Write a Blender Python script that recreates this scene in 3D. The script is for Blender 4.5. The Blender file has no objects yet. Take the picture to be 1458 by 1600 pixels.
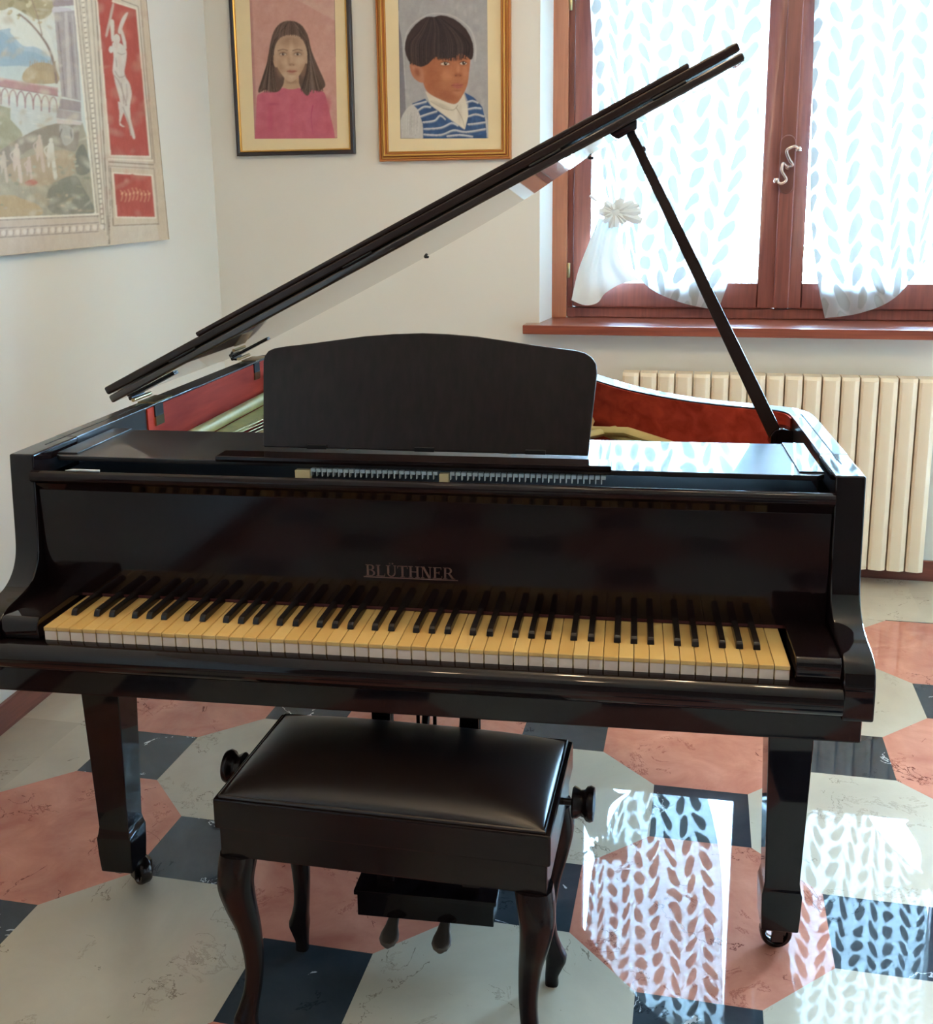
import bpy, bmesh, math, random
import numpy as np
from mathutils import Vector, Matrix
random.seed(7)
PI = math.pi
col = bpy.context.scene.collection
sc = bpy.context.scene

# ------------------------------------------------------------------ camera
CAM = Vector((0.058, -1.8355, 1.4263))
YAW, PITCH, ROLL, F = -0.2201, 0.2089, -0.0111, 1661.49
CX, CY = 729.04, 674.57
fwd = Vector((math.sin(YAW) * math.cos(PITCH), math.cos(YAW) * math.cos(PITCH), -math.sin(PITCH)))
r0 = Vector((math.cos(YAW), -math.sin(YAW), 0)); u0 = r0.cross(fwd)
RIGHT = math.cos(ROLL) * r0 + math.sin(ROLL) * u0
UP = -math.sin(ROLL) * r0 + math.cos(ROLL) * u0
cd = bpy.data.cameras.new('camera'); cam = bpy.data.objects.new('camera', cd); col.objects.link(cam)
M = Matrix.Identity(4)
for i in range(3):
    M[i][0], M[i][1], M[i][2], M[i][3] = RIGHT[i], UP[i], -fwd[i], CAM[i]
cam.matrix_world = M
cd.sensor_fit = 'HORIZONTAL'; cd.sensor_width = 36; cd.lens = F / 1458 * 36
cd.shift_x = -(CX - 729) / 1458; cd.shift_y = (CY - 800) / 1458
cd.clip_start = 0.02
sc.camera = cam


def at(u, v, n, o):
    """the point of a plane (normal n, through o) measured at a place of the survey photograph"""
    d = fwd + RIGHT * ((u - CX) / F) - UP * ((v - CY) / F)
    n = Vector(n); t = (Vector(o) - CAM).dot(n) / d.dot(n)
    return CAM + d * t


# ------------------------------------------------------------------ helpers
def tag(o, label=None, cat=None, group=None, kind=None):
    if label: o['label'] = label
    if cat: o['category'] = cat
    if group: o['group'] = group
    if kind: o['kind'] = kind
    return o


def empty(name, loc=(0, 0, 0), rz=0.0):
    o = bpy.data.objects.new(name, None); col.objects.link(o)
    o.location = loc; o.rotation_euler = (0, 0, rz); o.empty_display_size = .1
    return o


def finish(name, bm, mats, parent=None, bevel=0.0, seg=2, smooth=True, angle=40, weighted=False):
    bmesh.ops.remove_doubles(bm, verts=bm.verts, dist=1e-6)
    bmesh.ops.recalc_face_normals(bm, faces=bm.faces)
    if bevel > 0:
        es = [e for e in bm.edges if len(e.link_faces) == 2 and e.calc_face_angle(0) > math.radians(28)]
        bmesh.ops.bevel(bm, geom=es, offset=bevel, segments=seg, profile=.5, affect='EDGES', clamp_overlap=True)
    me = bpy.data.meshes.new(name)
    for f in bm.faces: f.smooth = smooth
    bm.to_mesh(me); bm.free()
    for m in (mats if isinstance(mats, (list, tuple)) else [mats]): me.materials.append(m)
    if smooth: me.set_sharp_from_angle(angle=math.radians(angle))
    o = bpy.data.objects.new(name, me); col.objects.link(o)
    if parent: o.parent = parent
    if smooth and (bevel > 0 or weighted):
        wm = o.modifiers.new('weighted_normals', 'WEIGHTED_NORMAL'); wm.keep_sharp = True; wm.weight = 100
    return o


def NB(): return bmesh.new()


def poly_prism(bm, lo, hi, mat=0):
    """two matching rings of points joined into a closed solid"""
    a = [bm.verts.new(p) for p in lo]; b = [bm.verts.new(p) for p in hi]; n = len(a); fs = []
    fs.append(bm.faces.new(a[::-1])); fs.append(bm.faces.new(b))
    for i in range(n): fs.append(bm.faces.new((a[i], a[(i + 1) % n], b[(i + 1) % n], b[i])))
    for f in fs: f.material_index = mat
    return fs


def box(bm, x0, x1, y0, y1, z0, z1, mat=0):
    return poly_prism(bm, [(x0, y0, z0), (x1, y0, z0), (x1, y1, z0), (x0, y1, z0)],
                      [(x0, y0, z1), (x1, y0, z1), (x1, y1, z1), (x0, y1, z1)], mat)


def prism_x(bm, prof, x0, x1, mat=0):
    return poly_prism(bm, [(x0, y, z) for y, z in prof], [(x1, y, z) for y, z in prof], mat)


def prism_z(bm, prof, z0, z1, mat=0):
    return poly_prism(bm, [(x, y, z0) for x, y in prof], [(x, y, z1) for x, y in prof], mat)


def loft(bm, rings, cap=True, mat=0):
    vs = [[bm.verts.new(p) for p in r] for r in rings]; n = len(vs[0])
    for k in range(len(vs) - 1):
        for i in range(n):
            f = bm.faces.new((vs[k][i], vs[k][(i + 1) % n], vs[k + 1][(i + 1) % n], vs[k + 1][i])); f.material_index = mat
    if cap:
        for r in (vs[0][::-1], vs[-1]):
            f = bm.faces.new(r); f.material_index = mat


def lathe(bm, prof, c=(0, 0, 0), axis='z', n=24, mat=0):
    rings = []
    for r, h in prof:
        ring = []
        for i in range(n):
            a = 2 * PI * i / n; p, q = max(r, 1e-4) * math.cos(a), max(r, 1e-4) * math.sin(a)
            v = {'z': (p, q, h), 'x': (h, p, q), 'y': (q, h, p)}[axis]
            ring.append((v[0] + c[0], v[1] + c[1], v[2] + c[2]))
        rings.append(ring)
    loft(bm, rings, True, mat)


def tube(bm, pts, rad, n=10, mat=0, flat=1.0):
    pts = [Vector(p) for p in pts]; rings = []; up = Vector((0, 0, 1)); prev = None
    for i, p in enumerate(pts):
        t = (pts[min(i + 1, len(pts) - 1)] - pts[max(i - 1, 0)]).normalized()
        if prev is None:
            prev = t.orthogonal().normalized() if abs(t.dot(up)) > .9 else t.cross(up).normalized()
        a = (prev - t * prev.dot(t)).normalized(); b = t.cross(a); prev = a
        r = rad[i] if isinstance(rad, (list, tuple)) else rad
        rings.append([p + a * (r * math.cos(2 * PI * k / n)) + b * (r * flat * math.sin(2 * PI * k / n)) for k in range(n)])
    loft(bm, rings, True, mat)


def catmull(pts, m=8, closed=False):
    P = [Vector(p) for p in pts]; n = len(P); out = []
    for i in range(n if closed else n - 1):
        if closed: p0, p1, p2, p3 = P[i - 1], P[i], P[(i + 1) % n], P[(i + 2) % n]
        else: p0, p1, p2, p3 = P[max(i - 1, 0)], P[i], P[i + 1], P[min(i + 2, n - 1)]
        for k in range(m):
            t = k / m
            out.append(.5 * ((2 * p1) + (p2 - p0) * t + (2 * p0 - 5 * p1 + 4 * p2 - p3) * t * t + (3 * p1 - p0 - 3 * p2 + p3) * t ** 3))
    if not closed: out.append(P[-1].copy())
    return out


# ------------------------------------------------------------------ materials
def srgb(r, g, b):
    f = lambda c: c / 12.92 if c <= .04045 else ((c + .055) / 1.055) ** 2.4
    return (f(r / 255), f(g / 255), f(b / 255), 1)


class Mat:
    def __init__(s, name):
        s.m = bpy.data.materials.new(name); s.m.use_nodes = True; s.nt = s.m.node_tree
        s.b = s.nt.nodes['Principled BSDF']; s.out = s.nt.nodes['Material Output']
    def n(s, t, **k):
        x = s.nt.nodes.new(t)
        for a, v in k.items():
            if a.startswith('i_'):
                key = a[2:]; key = int(key) if key.isdigit() else key.replace('_', ' ')
                x.inputs[key].default_value = v
            else: setattr(x, a, v)
        return x
    def l(s, a, b): s.nt.links.new(a, b)
    def set(s, **k):
        for a, v in k.items(): s.b.inputs[a.replace('_', ' ')].default_value = v
    def math(s, op, a, b=None, c=None):
        x = s.n('ShaderNodeMath', operation=op)
        for i, v in enumerate((a, b, c)):
            if v is None: continue
            if hasattr(v, 'node'): s.l(v, x.inputs[i])
            else: x.inputs[i].default_value = v
        return x.outputs[0]
    def ramp(s, fac, stops):
        x = s.n('ShaderNodeValToRGB'); e = x.color_ramp.elements
        while len(e) < len(stops): e.new(.5)
        for i, (p, c) in enumerate(stops): e[i].position = p; e[i].color = c
        s.l(fac, x.inputs[0]); return x.outputs[0]
    def mix(s, fac, a, b, blend='MIX'):
        x = s.n('ShaderNodeMix', data_type='RGBA', blend_type=blend)
        for i, v in ((0, fac), (6, a), (7, b)):
            if hasattr(v, 'node'): s.l(v, x.inputs[i])
            else: x.inputs[i].default_value = v
        return x.outputs[2]
    def bump(s, h, strength=.2, dist=.002):
        x = s.n('ShaderNodeBump', i_Strength=strength, i_Distance=dist); s.l(h, x.inputs['Height']); s.l(x.outputs[0], s.b.inputs['Normal'])


def coords(m, scale=(1, 1, 1), kind='Object'):
    tc = m.n('ShaderNodeTexCoord'); mp = m.n('ShaderNodeMapping'); mp.inputs['Scale'].default_value = scale
    m.l(tc.outputs[kind], mp.inputs['Vector']); return mp.outputs[0]


def simple(name, c, rough=.5, metal=0.0, coat=0.0, noise=0.0, nscale=8, bumps=0.0, spec=.5):
    m = Mat(name); m.set(Roughness=rough, Metallic=metal, Coat_Weight=coat, Coat_Roughness=.03, Specular_IOR_Level=spec)
    if noise or bumps:
        t = m.n('ShaderNodeTexNoise', i_Scale=nscale, i_Detail=6.0); m.l(coords(m), t.inputs[0])
        d = tuple(x * (1 - noise) for x in c[:3]) + (1,); e = tuple(min(1, x * (1 + noise)) for x in c[:3]) + (1,)
        m.l(m.ramp(t.outputs[0], [(.3, d), (.7, e)]), m.b.inputs['Base Color'])
        if bumps: m.bump(t.outputs[0], bumps)
    else: m.set(Base_Color=c)
    return m.m


def wood(name, dark, light, scale=(6, 60, 60), rough=.35, coat=.3, bump=.05, spec=.5):
    m = Mat(name); m.set(Roughness=rough, Coat_Weight=coat, Coat_Roughness=.08)
    t = m.n('ShaderNodeTexNoise', i_Scale=1.0, i_Detail=8.0, i_Distortion=.6); m.l(coords(m, scale), t.inputs[0])
    m.l(m.ramp(t.outputs[0], [(.3, dark), (.72, light)]), m.b.inputs['Base Color']); m.set(Specular_IOR_Level=spec)
    if bump: m.bump(t.outputs[0], bump, .001)
    return m.m


def lacquer(name, c, rough, grain=False, spec=.28):
    m = Mat(name); m.set(Base_Color=c, Roughness=rough, Specular_IOR_Level=spec)
    t = m.n('ShaderNodeTexNoise', i_Scale=14.0, i_Detail=5.0); m.l(coords(m), t.inputs[0])
    m.l(m.math('MULTIPLY_ADD', t.outputs[0], .04, rough - .015), m.b.inputs['Roughness'])
    if grain:
        g = m.n('ShaderNodeTexNoise', i_Scale=1.0, i_Detail=6.0); m.l(coords(m, (90, 90, 3)), g.inputs[0])
        m.l(m.ramp(g.outputs[0], [(.3, c), (.75, tuple(x * 2.2 for x in c[:3]) + (1,))]), m.b.inputs['Base Color'])
    return m.m


BLACK = lacquer('black_lacquer', (.006, .0035, .004, 1), .035)
BROWNBLACK = lacquer('brown_black_lacquer', (.007, .0035, .004, 1), .07, spec=.2)
BENCHWOOD = lacquer('satin_bench_lacquer', (.008, .005, .005, 1), .2, spec=.2)
DESKWOOD = lacquer('dark_grained_lacquer', (.007, .004, .004, 1), .28, True)
LIDEDGE = lacquer('worn_lid_lacquer', (.018, .010, .009, 1), .24)
HAZY = lacquer('hazy_black_lacquer', (.008, .006, .007, 1), .42, spec=.5)
HAZY.node_tree.nodes['Principled BSDF'].inputs['Coat Weight'].default_value = .6
HAZY.node_tree.nodes['Principled BSDF'].inputs['Coat Roughness'].default_value = .025
HAZY.node_tree.nodes['Principled BSDF'].inputs['Coat IOR'].default_value = 1.33
LIDWOOD = lacquer('polished_lid_lacquer', (.016, .009, .008, 1), .3)
LIDWOOD.node_tree.nodes['Principled BSDF'].inputs['Coat Weight'].default_value = 1.0
LIDWOOD.node_tree.nodes['Principled BSDF'].inputs['Coat Roughness'].default_value = .03
MAHOG = wood('mahogany_lining', srgb(146, 42, 31), srgb(194, 70, 52), (30, 3, 30), .6, 0, spec=.12)
GOLD = simple('gold_bronze_paint', srgb(212, 192, 132), .5, .1, noise=.12, nscale=20)
BRASS = simple('aged_brass', srgb(170, 150, 110), .3, 1.0, noise=.15)
STEEL = simple('blackened_steel', (.02, .02, .022, 1), .35, .6)
FELT = simple('white_felt', srgb(205, 215, 222), .9, noise=.15, nscale=60)
DARKIN = simple('dark_interior', (.01, .008, .008, 1), .7)
KEYTOP = Mat('yellowed_ivory')
KEYTOP.set(Roughness=.28, Specular_IOR_Level=.45)
_oi = KEYTOP.n('ShaderNodeObjectInfo')
_t = KEYTOP.n('ShaderNodeTexNoise', i_Scale=25.0, i_Detail=4.0); KEYTOP.l(coords(KEYTOP), _t.inputs[0])
_a = KEYTOP.ramp(_oi.outputs['Random'], [(0, srgb(190, 152, 92)), (1, srgb(206, 172, 112))])
KEYTOP.l(KEYTOP.mix(KEYTOP.math('MULTIPLY', _t.outputs[0], .35), _a, srgb(170, 128, 68)), KEYTOP.b.inputs['Base Color'])
KEYTOP = KEYTOP.m
KEYFRONT = simple('pale_key_front', srgb(214, 192, 178), .45, noise=.05, nscale=30)
EBONY = lacquer('ebony', (.012, .009, .009, 1), .25)
LEATHER = Mat('dark_brown_leather'); LEATHER.set(Base_Color=(.013, .007, .006, 1), Roughness=.36, Specular_IOR_Level=.45)
_t = LEATHER.n('ShaderNodeTexVoronoi', i_Scale=260.0); LEATHER.l(coords(LEATHER), _t.inputs[0]); LEATHER.bump(_t.outputs[0], .05, .0008)
LEATHER = LEATHER.m
LETTER = simple('dull_brass_lettering', srgb(92, 66, 60), .55, .2)


def wall_mat(name, c):
    m = Mat(name); m.set(Roughness=.85, Specular_IOR_Level=.25)
    t = m.n('ShaderNodeTexNoise', i_Scale=2.2, i_Detail=4.0); m.l(coords(m, kind='Object'), t.inputs[0])
    m.l(m.ramp(t.outputs[0], [(.3, tuple(x * .985 for x in c[:3]) + (1,)), (.7, c)]), m.b.inputs['Base Color'])
    g = m.n('ShaderNodeTexNoise', i_Scale=180.0, i_Detail=3.0); m.l(coords(m), g.inputs[0]); m.bump(g.outputs[0], .05, .0006)
    return m.m


WALL = wall_mat('cream_wall_paint', srgb(231, 228, 221))
DARKWALL = wall_mat('dark_brown_wall', srgb(92, 72, 58))  # unseen wall coloured dark so the lacquer reflects little
CEIL = wall_mat('white_ceiling_paint', srgb(240, 234, 224))
REVEAL = wall_mat('white_reveal_paint', srgb(238, 236, 232))
WINWOOD = wood('stained_window_wood', srgb(102, 48, 40), srgb(130, 68, 54), (70, 70, 4), .45, .08)
WINEDGE = wood('light_window_casing', srgb(150, 88, 62), srgb(172, 106, 76), (70, 70, 4), .4, .2)
SILLWOOD = wood('red_brown_sill_wood', srgb(118, 56, 42), srgb(150, 78, 56), (3, 60, 60), .3, .4)
BASEWOOD = wood('red_brown_baseboard_wood', srgb(96, 46, 38), srgb(128, 66, 54), (5, 5, 60), .35, .3)
RADPAINT = simple('cream_radiator_enamel', srgb(240, 222, 196), .4, noise=.03, nscale=5)
GLASS = Mat('window_glass'); GLASS.nt.nodes.remove(GLASS.b)
_g = GLASS.n('ShaderNodeBsdfGlossy', i_Roughness=.0); _tr = GLASS.n('ShaderNodeBsdfTransparent'); _mx = GLASS.n('ShaderNodeMixShader')
_fr = GLASS.n('ShaderNodeFresnel', i_IOR=1.45); GLASS.l(_fr.outputs[0], _mx.inputs[0]); GLASS.l(_tr.outputs[0], _mx.inputs[1]); GLASS.l(_g.outputs[0], _mx.inputs[2])
GLASS.l(_mx.outputs[0], GLASS.out.inputs[0]); GLASS = GLASS.m


def marble(name, c0, c1, vein, vein_w, blotch, rough=.05, pit=None):
    m = Mat(name); m.set(Specular_IOR_Level=.32, Roughness=rough)
    geo = m.n('ShaderNodeNewGeometry'); tc = m.n('ShaderNodeTexCoord')
    off = m.n('ShaderNodeVectorMath', operation='SCALE'); cmb = m.n('ShaderNodeCombineXYZ')
    m.l(geo.outputs['Random Per Island'], cmb.inputs[0]); m.l(geo.outputs['Random Per Island'], cmb.inputs[1])
    m.l(cmb.outputs[0], off.inputs[0]); off.inputs['Scale'].default_value = 37.0
    add = m.n('ShaderNodeVectorMath', operation='ADD'); m.l(tc.outputs['Object'], add.inputs[0]); m.l(off.outputs[0], add.inputs[1])
    P = add.outputs[0]
    n1 = m.n('ShaderNodeTexNoise', i_Scale=blotch, i_Detail=9.0, i_Roughness=.62, i_Distortion=.5); m.l(P, n1.inputs[0])
    base = m.ramp(n1.outputs[0], [(.3, c0), (.7, c1)])
    br = m.math('MULTIPLY_ADD', geo.outputs['Random Per Island'], .14, .93)
    hs = m.n('ShaderNodeHueSaturation'); m.l(base, hs.inputs['Color']); m.l(br, hs.inputs['Value']); base = hs.outputs[0]
    # veins: level lines of a noise field, broken up by a second one
    nz = m.n('ShaderNodeTexNoise', i_Scale=2.6, i_Detail=7.0, i_Roughness=.6, i_Distortion=.9); m.l(P, nz.inputs[0])
    ds = m.math('ABSOLUTE', m.math('SUBTRACT', nz.outputs[0], .5))
    line = m.math('LESS_THAN', ds, vein_w)
    n3 = m.n('ShaderNodeTexNoise', i_Scale=5.5, i_Detail=3.0); m.l(P, n3.inputs[0])
    gate = m.math('GREATER_THAN', n3.outputs[0], .52)
    v = m.math('MULTIPLY', line, gate)
    colr = m.mix(v, base, vein)
    if pit:
        # unpolished pits and fossil flecks
        pz = m.n('ShaderNodeTexNoise', i_Scale=7.0, i_Detail=10.0, i_Roughness=.72, i_Distortion=1.2); m.l(P, pz.inputs[0])
        pm = m.math('MULTIPLY', m.math('LESS_THAN', m.math('ABSOLUTE', m.math('SUBTRACT', pz.outputs[0], .56)), .012),
                    m.math('GREATER_THAN', n3.outputs[0], .56))
        colr = m.mix(pm, colr, pit)
        m.l(m.math('MULTIPLY_ADD', pm, -.32, .32), m.b.inputs['Specular IOR Level'])
    m.l(colr, m.b.inputs['Base Color'])
    rg = m.n('ShaderNodeTexNoise', i_Scale=3.0, i_Detail=2.0); m.l(P, rg.inputs[0])
    m.l(m.math('MULTIPLY_ADD', rg.outputs[0], .012, rough - .006), m.b.inputs['Roughness'])
    return m.m


M_WHITE = marble('cream_marble', srgb(186, 171, 153), srgb(204, 189, 169), srgb(142, 128, 112), .0022, 3.0, .016, srgb(172, 156, 138))
M_RED = marble('red_marble', srgb(178, 104, 86), srgb(212, 142, 120), srgb(120, 62, 52), .003, 7.0, .016, srgb(160, 92, 76))
M_DARK = marble('black_marble', srgb(40, 46, 52), srgb(62, 68, 74), srgb(190, 192, 196), .0035, 4.0, .016, srgb(36, 38, 44))

# ------------------------------------------------------------------ the room
WY = 2.335                       # window wall
D, Q, OX, OY = .3678, .2281, .0922, .5209   # tile lattice
LN = Vector((1, .06, 0))         # normal of the left wall
LO = Vector((-1.829, .65, 0))
def leftx(y): return LO.x - .06 * (y - LO.y)
XR, YN, ZC = 3.3, -4.2, 2.85
BX0, BY1 = -1.632, 1.885         # inner edge of the plain border


def clip_poly(poly, a, b, c):
    out = []
    for i in range(len(poly)):
        p, q = poly[i], poly[(i + 1) % len(poly)]
        dp, dq = a * p[0] + b * p[1] - c, a * q[0] + b * q[1] - c
        if dp <= 0: out.append(p)
        if dp * dq < 0:
            t = dp / (dp - dq); out.append((p[0] + t * (q[0] - p[0]), p[1] + t * (q[1] - p[1])))
    return out


bm = NB(); h = Q / 2
def tile(poly, mat):
    for a, b, c in ((-1, 0, -BX0), (0, 1, BY1), (1, 0, XR + .05), (0, -1, -YN + .05)):
        poly = clip_poly(poly, a, b, c)
        if len(poly) < 3: return
    f = bm.faces.new([bm.verts.new((x, y, 0)) for x, y in poly]); f.material_index = mat
for i in range(-7, 10):
    for j in range(-14, 6):
        cx, cy = OX + i * D, OY + j * D
        if (i + j) % 2 == 0: tile([(cx - h, cy - h), (cx + h, cy - h), (cx + h, cy + h), (cx - h, cy + h)], 2)
        else:
            e = D - h
            tile([(cx - h, cy - e), (cx + h, cy - e), (cx + e, cy - h), (cx + e, cy + h), (cx + h, cy + e), (cx - h, cy + e), (cx - e, cy + h), (cx - e, cy - h)], 1 if j % 2 else 0)
# plain border slabs along the two walls
yy = BY1
for k in range(12):
    y1, y0 = yy - .62 * k, max(yy - .62 * (k + 1), YN - .05)
    if y1 <= YN: break
    f = bm.faces.new([bm.verts.new(p) for p in ((-2.1, y0, 0), (BX0, y0, 0), (BX0, y1, 0), (-2.1, y1, 0))]); f.material_index = 0
for k in range(8):
    x0, x1 = BX0 + .62 * k, min(BX0 + .62 * (k + 1), XR + .05)
    for (ya, yb) in ((BY1, 2.112), (2.112, 2.4)):
        f = bm.faces.new([bm.verts.new(p) for p in ((x0, ya, 0), (x1, ya, 0), (x1, yb, 0), (x0, yb, 0))]); f.material_index = 0
f = bm.faces.new([bm.verts.new(p) for p in ((-2.1, BY1, 0), (BX0, BY1, 0), (BX0, 2.4, 0), (-2.1, 2.4, 0))]); f.material_index = 0
me = bpy.data.meshes.new('floor')
for f in bm.faces:
    f.normal_update()
    if f.normal.z < 0: f.normal_flip()
bm.to_mesh(me); bm.free()
for m in (M_WHITE, M_RED, M_DARK): me.materials.append(m)
o = bpy.data.objects.new('floor', me); col.objects.link(o)
tag(o, 'polished floor of octagonal cream and red marble with black squares', 'floor', kind='structure')

RX0, RX1, RZ0, RZ1, FY = -.575, 1.285, .935, 2.50, 2.56       # window opening
DX0, DX1, DZ1 = 1.55, 3.2, 2.5       # unseen glazed door, added to bring daylight onto the left wall
bm = NB()
box(bm, -2.2, RX0, WY, WY + .30, 0, ZC); box(bm, RX1, DX0, WY, WY + .30, 0, ZC); box(bm, DX1, XR + .3, WY, WY + .30, 0, ZC); box(bm, DX0, DX1, WY, WY + .30, DZ1, ZC)
box(bm, RX0, RX1, WY, WY + .30, 0, RZ0); box(bm, RX0, RX1, WY, WY + .30, RZ1, ZC)
tag(finish('wall_back', bm, WALL, smooth=False), 'cream wall with the window and the two portraits', 'wall', kind='structure')
bm = NB()   # splayed white reveal of the window
prism_z(bm, [(RX0 - .0005, WY - .0006), (RX0 + .001, WY - .0006), (-.552, FY), (RX0 - .0005, FY)], .972, RZ1)
prism_z(bm, [(RX1 + .0005, WY - .0006), (RX1 - .001, WY - .0006), (1.262, FY), (RX1 + .0005, FY)], .972, RZ1)
box(bm, RX0, RX1, WY + .001, FY, RZ1 - .02, RZ1)
tag(finish('trim_1', bm, REVEAL, smooth=False), 'white painted reveal around the window opening', 'window reveal', kind='structure')
bm = NB()
a0, a1 = YN - .3, WY + .30
poly_prism(bm, [(leftx(a0), a0, 0), (leftx(a1), a1, 0), (leftx(a1) - .25, a1, 0), (leftx(a0) - .25, a0, 0)],
           [(leftx(a0), a0, ZC), (leftx(a1), a1, ZC), (leftx(a1) - .25, a1, ZC), (leftx(a0) - .25, a0, ZC)])
tag(finish('wall_left', bm, WALL, smooth=False), 'pale wall on the left that carries the mural canvas', 'wall', kind='structure')
bm = NB(); box(bm, XR, XR + .2, YN - .2, WY + .3, 0, ZC)
tag(finish('wall_right', bm, WALL, smooth=False), 'cream wall to the right of the window', 'wall', kind='structure')
bm = NB(); box(bm, -2.2, XR + .2, YN - .2, YN, 0, ZC)
tag(finish('wall_front', bm, DARKWALL, smooth=False), 'unseen wall facing the window, dark brown to dim reflections', 'wall', kind='structure')
bm = NB(); box(bm, -2.3, XR + .2, YN - .2, WY + .3, ZC, ZC + .15)
tag(finish('ceiling', bm, CEIL, smooth=False), 'white ceiling over the room', 'ceiling', kind='structure')
bm = NB()
box(bm, leftx(WY) + .001, DX0 - .02, WY - .015, WY - .0005, 0, .082)
tag(finish('baseboard_back', bm, BASEWOOD, bevel=.003), 'red brown wooden baseboard under the radiator', 'baseboard', kind='structure')
bm = NB()
ya, yb = YN, WY - .016
poly_prism(bm, [(leftx(ya) + .0005, ya, 0), (leftx(yb) + .0005, yb, 0), (leftx(yb) + .015, yb, 0), (leftx(ya) + .015, ya, 0)],
           [(leftx(ya) + .0005, ya, .082), (leftx(yb) + .0005, yb, .082), (leftx(yb) + .015, yb, .082), (leftx(ya) + .015, ya, .082)])
tag(finish('baseboard_left', bm, BASEWOOD, bevel=.003), 'red brown wooden baseboard along the left wall', 'baseboard', kind='structure')

# window sill
bm = NB(); box(bm, -.628, 1.34, 2.247, WY - .001, .936, .972); box(bm, RX0, RX1, WY - .002, FY + .02, .936, .972)
tag(finish('trim_2', bm, SILLWOOD, bevel=.004), 'red brown wooden window sill above the radiator', 'window sill', kind='structure')

# window: frame, two sashes, glass
win = empty('window_1', (.355, FY, .972)); tag(win, 'two-leaf wooden window with sheer curtains and a bronze handle', 'window', kind='structure')
W0 = win.location
def wbox(bm, x0, x1, y0, y1, z0, z1, mat=0): box(bm, x0 - W0.x, x1 - W0.x, y0 - W0.y, y1 - W0.y, z0 - W0.z, z1 - W0.z, mat)
bm = NB()
for x0, x1 in ((-.556, -.494), (1.204, 1.266)): wbox(bm, x0, x1, FY - .02, FY + .07, .972, RZ1 - .02)
wbox(bm, -.494, 1.204, FY + .001, FY + .07, .972, 1.016); wbox(bm, -.494, 1.204, FY + .001, FY + .07, 2.42, RZ1 - .02)
finish('window_frame', bm, WINEDGE, win, .004)
bm = NB()
wbox(bm, -.494, -.470, FY, FY + .06, 1.016, 2.42); wbox(bm, 1.180, 1.204, FY, FY + .06, 1.016, 2.42); wbox(bm, -.494, 1.204, FY - .003, FY + .05, .974, 1.014)
finish('window_rebate', bm, WINWOOD, win, .003)
for xa, xb, ga, gb in ((-.468, .330, -.398, .263), (.380, 1.178, .432, 1.108)):
    bm = NB()
    wbox(bm, xa, ga, FY - .012, FY + .045, 1.018, 2.42); wbox(bm, gb, xb, FY - .012, FY + .045, 1.018, 2.42)
    wbox(bm, ga, gb, FY - .012, FY + .045, 1.018, 1.116); wbox(bm, ga, gb, FY - .012, FY + .045, 2.33, 2.42)
    s = finish('window_sash', bm, WINWOOD, win, .004)
    bm = NB(); wbox(bm, ga - .005, gb + .005, FY + .015, FY + .019, 1.11, 2.335)
    finish('glass_pane', bm, GLASS, s, smooth=False)
bm = NB(); wbox(bm, .326, .384, FY - .024, FY + .03, 1.018, 2.42)
finish('meeting_strip', bm, WINWOOD, win, .006, 3)
for zz in (1.165, 2.2):
    bm = NB(); lathe(bm, [(.006, -.03), (.0075, -.028), (.0075, .028), (.006, .03)], (-.487 - W0.x, -.012, zz - W0.z), 'z', 12)
    tag(finish('hinge_pin', bm, BRASS, win), 'small metal hinge pin')
door = empty('added_door_1', ((DX0 + DX1) / 2, WY + .2, 0)); tag(door, 'unseen glazed door added right of the window to light the left wall', 'door', kind='structure')  # made-up opening: extra daylight for the left wall
bm = NB(); hx = (DX1 - DX0) / 2
for a, b, c, d in ((-hx, -hx + .08, 0, DZ1), (hx - .08, hx, 0, DZ1), (-hx + .08, hx - .08, 0, .12), (-hx + .08, hx - .08, DZ1 - .08, DZ1)): box(bm, a, b, -.03, .03, c, d)
finish('added_door_frame', bm, WINWOOD, door, .004)
bm = NB(); box(bm, -hx + .08, hx - .08, -.003, .003, .12, DZ1 - .08); finish('glass_pane', bm, GLASS, door, smooth=False)
HZ = at(1230, 257, (0, 1, 0), (0, FY - .026, 0))
hd = []
bm = NB()
ring = [(.017 * math.cos(a), .017 * math.sin(a) + (.045 if k < 10 else -.045)) for k, a in enumerate([PI * i / 9 for i in range(10)] + [PI + PI * i / 9 for i in range(10)])]
poly_prism(bm, [(x, 0, z) for x, z in ring], [(x * .9, -.006, z * .97) for x, z in ring])
hp = finish('window_handle', bm, simple('bronzed_metal', srgb(122, 78, 70), .3, .6), win, .001); hp.location = HZ - W0 + Vector((0, .002, 0)); hp.scale = (1.75, 1.2, 1.8)
bm = NB()
S = catmull([(.020, -.034, .030), (.012, -.040, .036), (-.004, -.040, .028), (.002, -.038, .010), (.010, -.034, -.002), (0, -.02, -.006)], 6)
tube(bm, S, .0034, 10); S2 = catmull([(0, -.02, -.006), (-.010, -.034, .002), (-.012, -.038, -.014), (-.002, -.040, -.032), (-.012, -.040, -.040), (-.022, -.034, -.034)], 6)
tube(bm, S2, .0034, 10); tube(bm, [(0, 0, -.006), (0, -.022, -.006)], .005, 10)
lathe(bm, [(0, .0), (.006, .002), (.007, .006), (.005, .011), (0, .012)], (.020, -.034, .024), 'z', 12); lathe(bm, [(0, .0), (.006, .002), (.007, .006), (.005, .011), (0, .012)], (-.022, -.034, -.040), 'z', 12)
tag(finish('handle_lever', bm, simple('polished_pewter', srgb(206, 186, 180), .22, .9), hp), 'shiny S-shaped lever')

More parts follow.
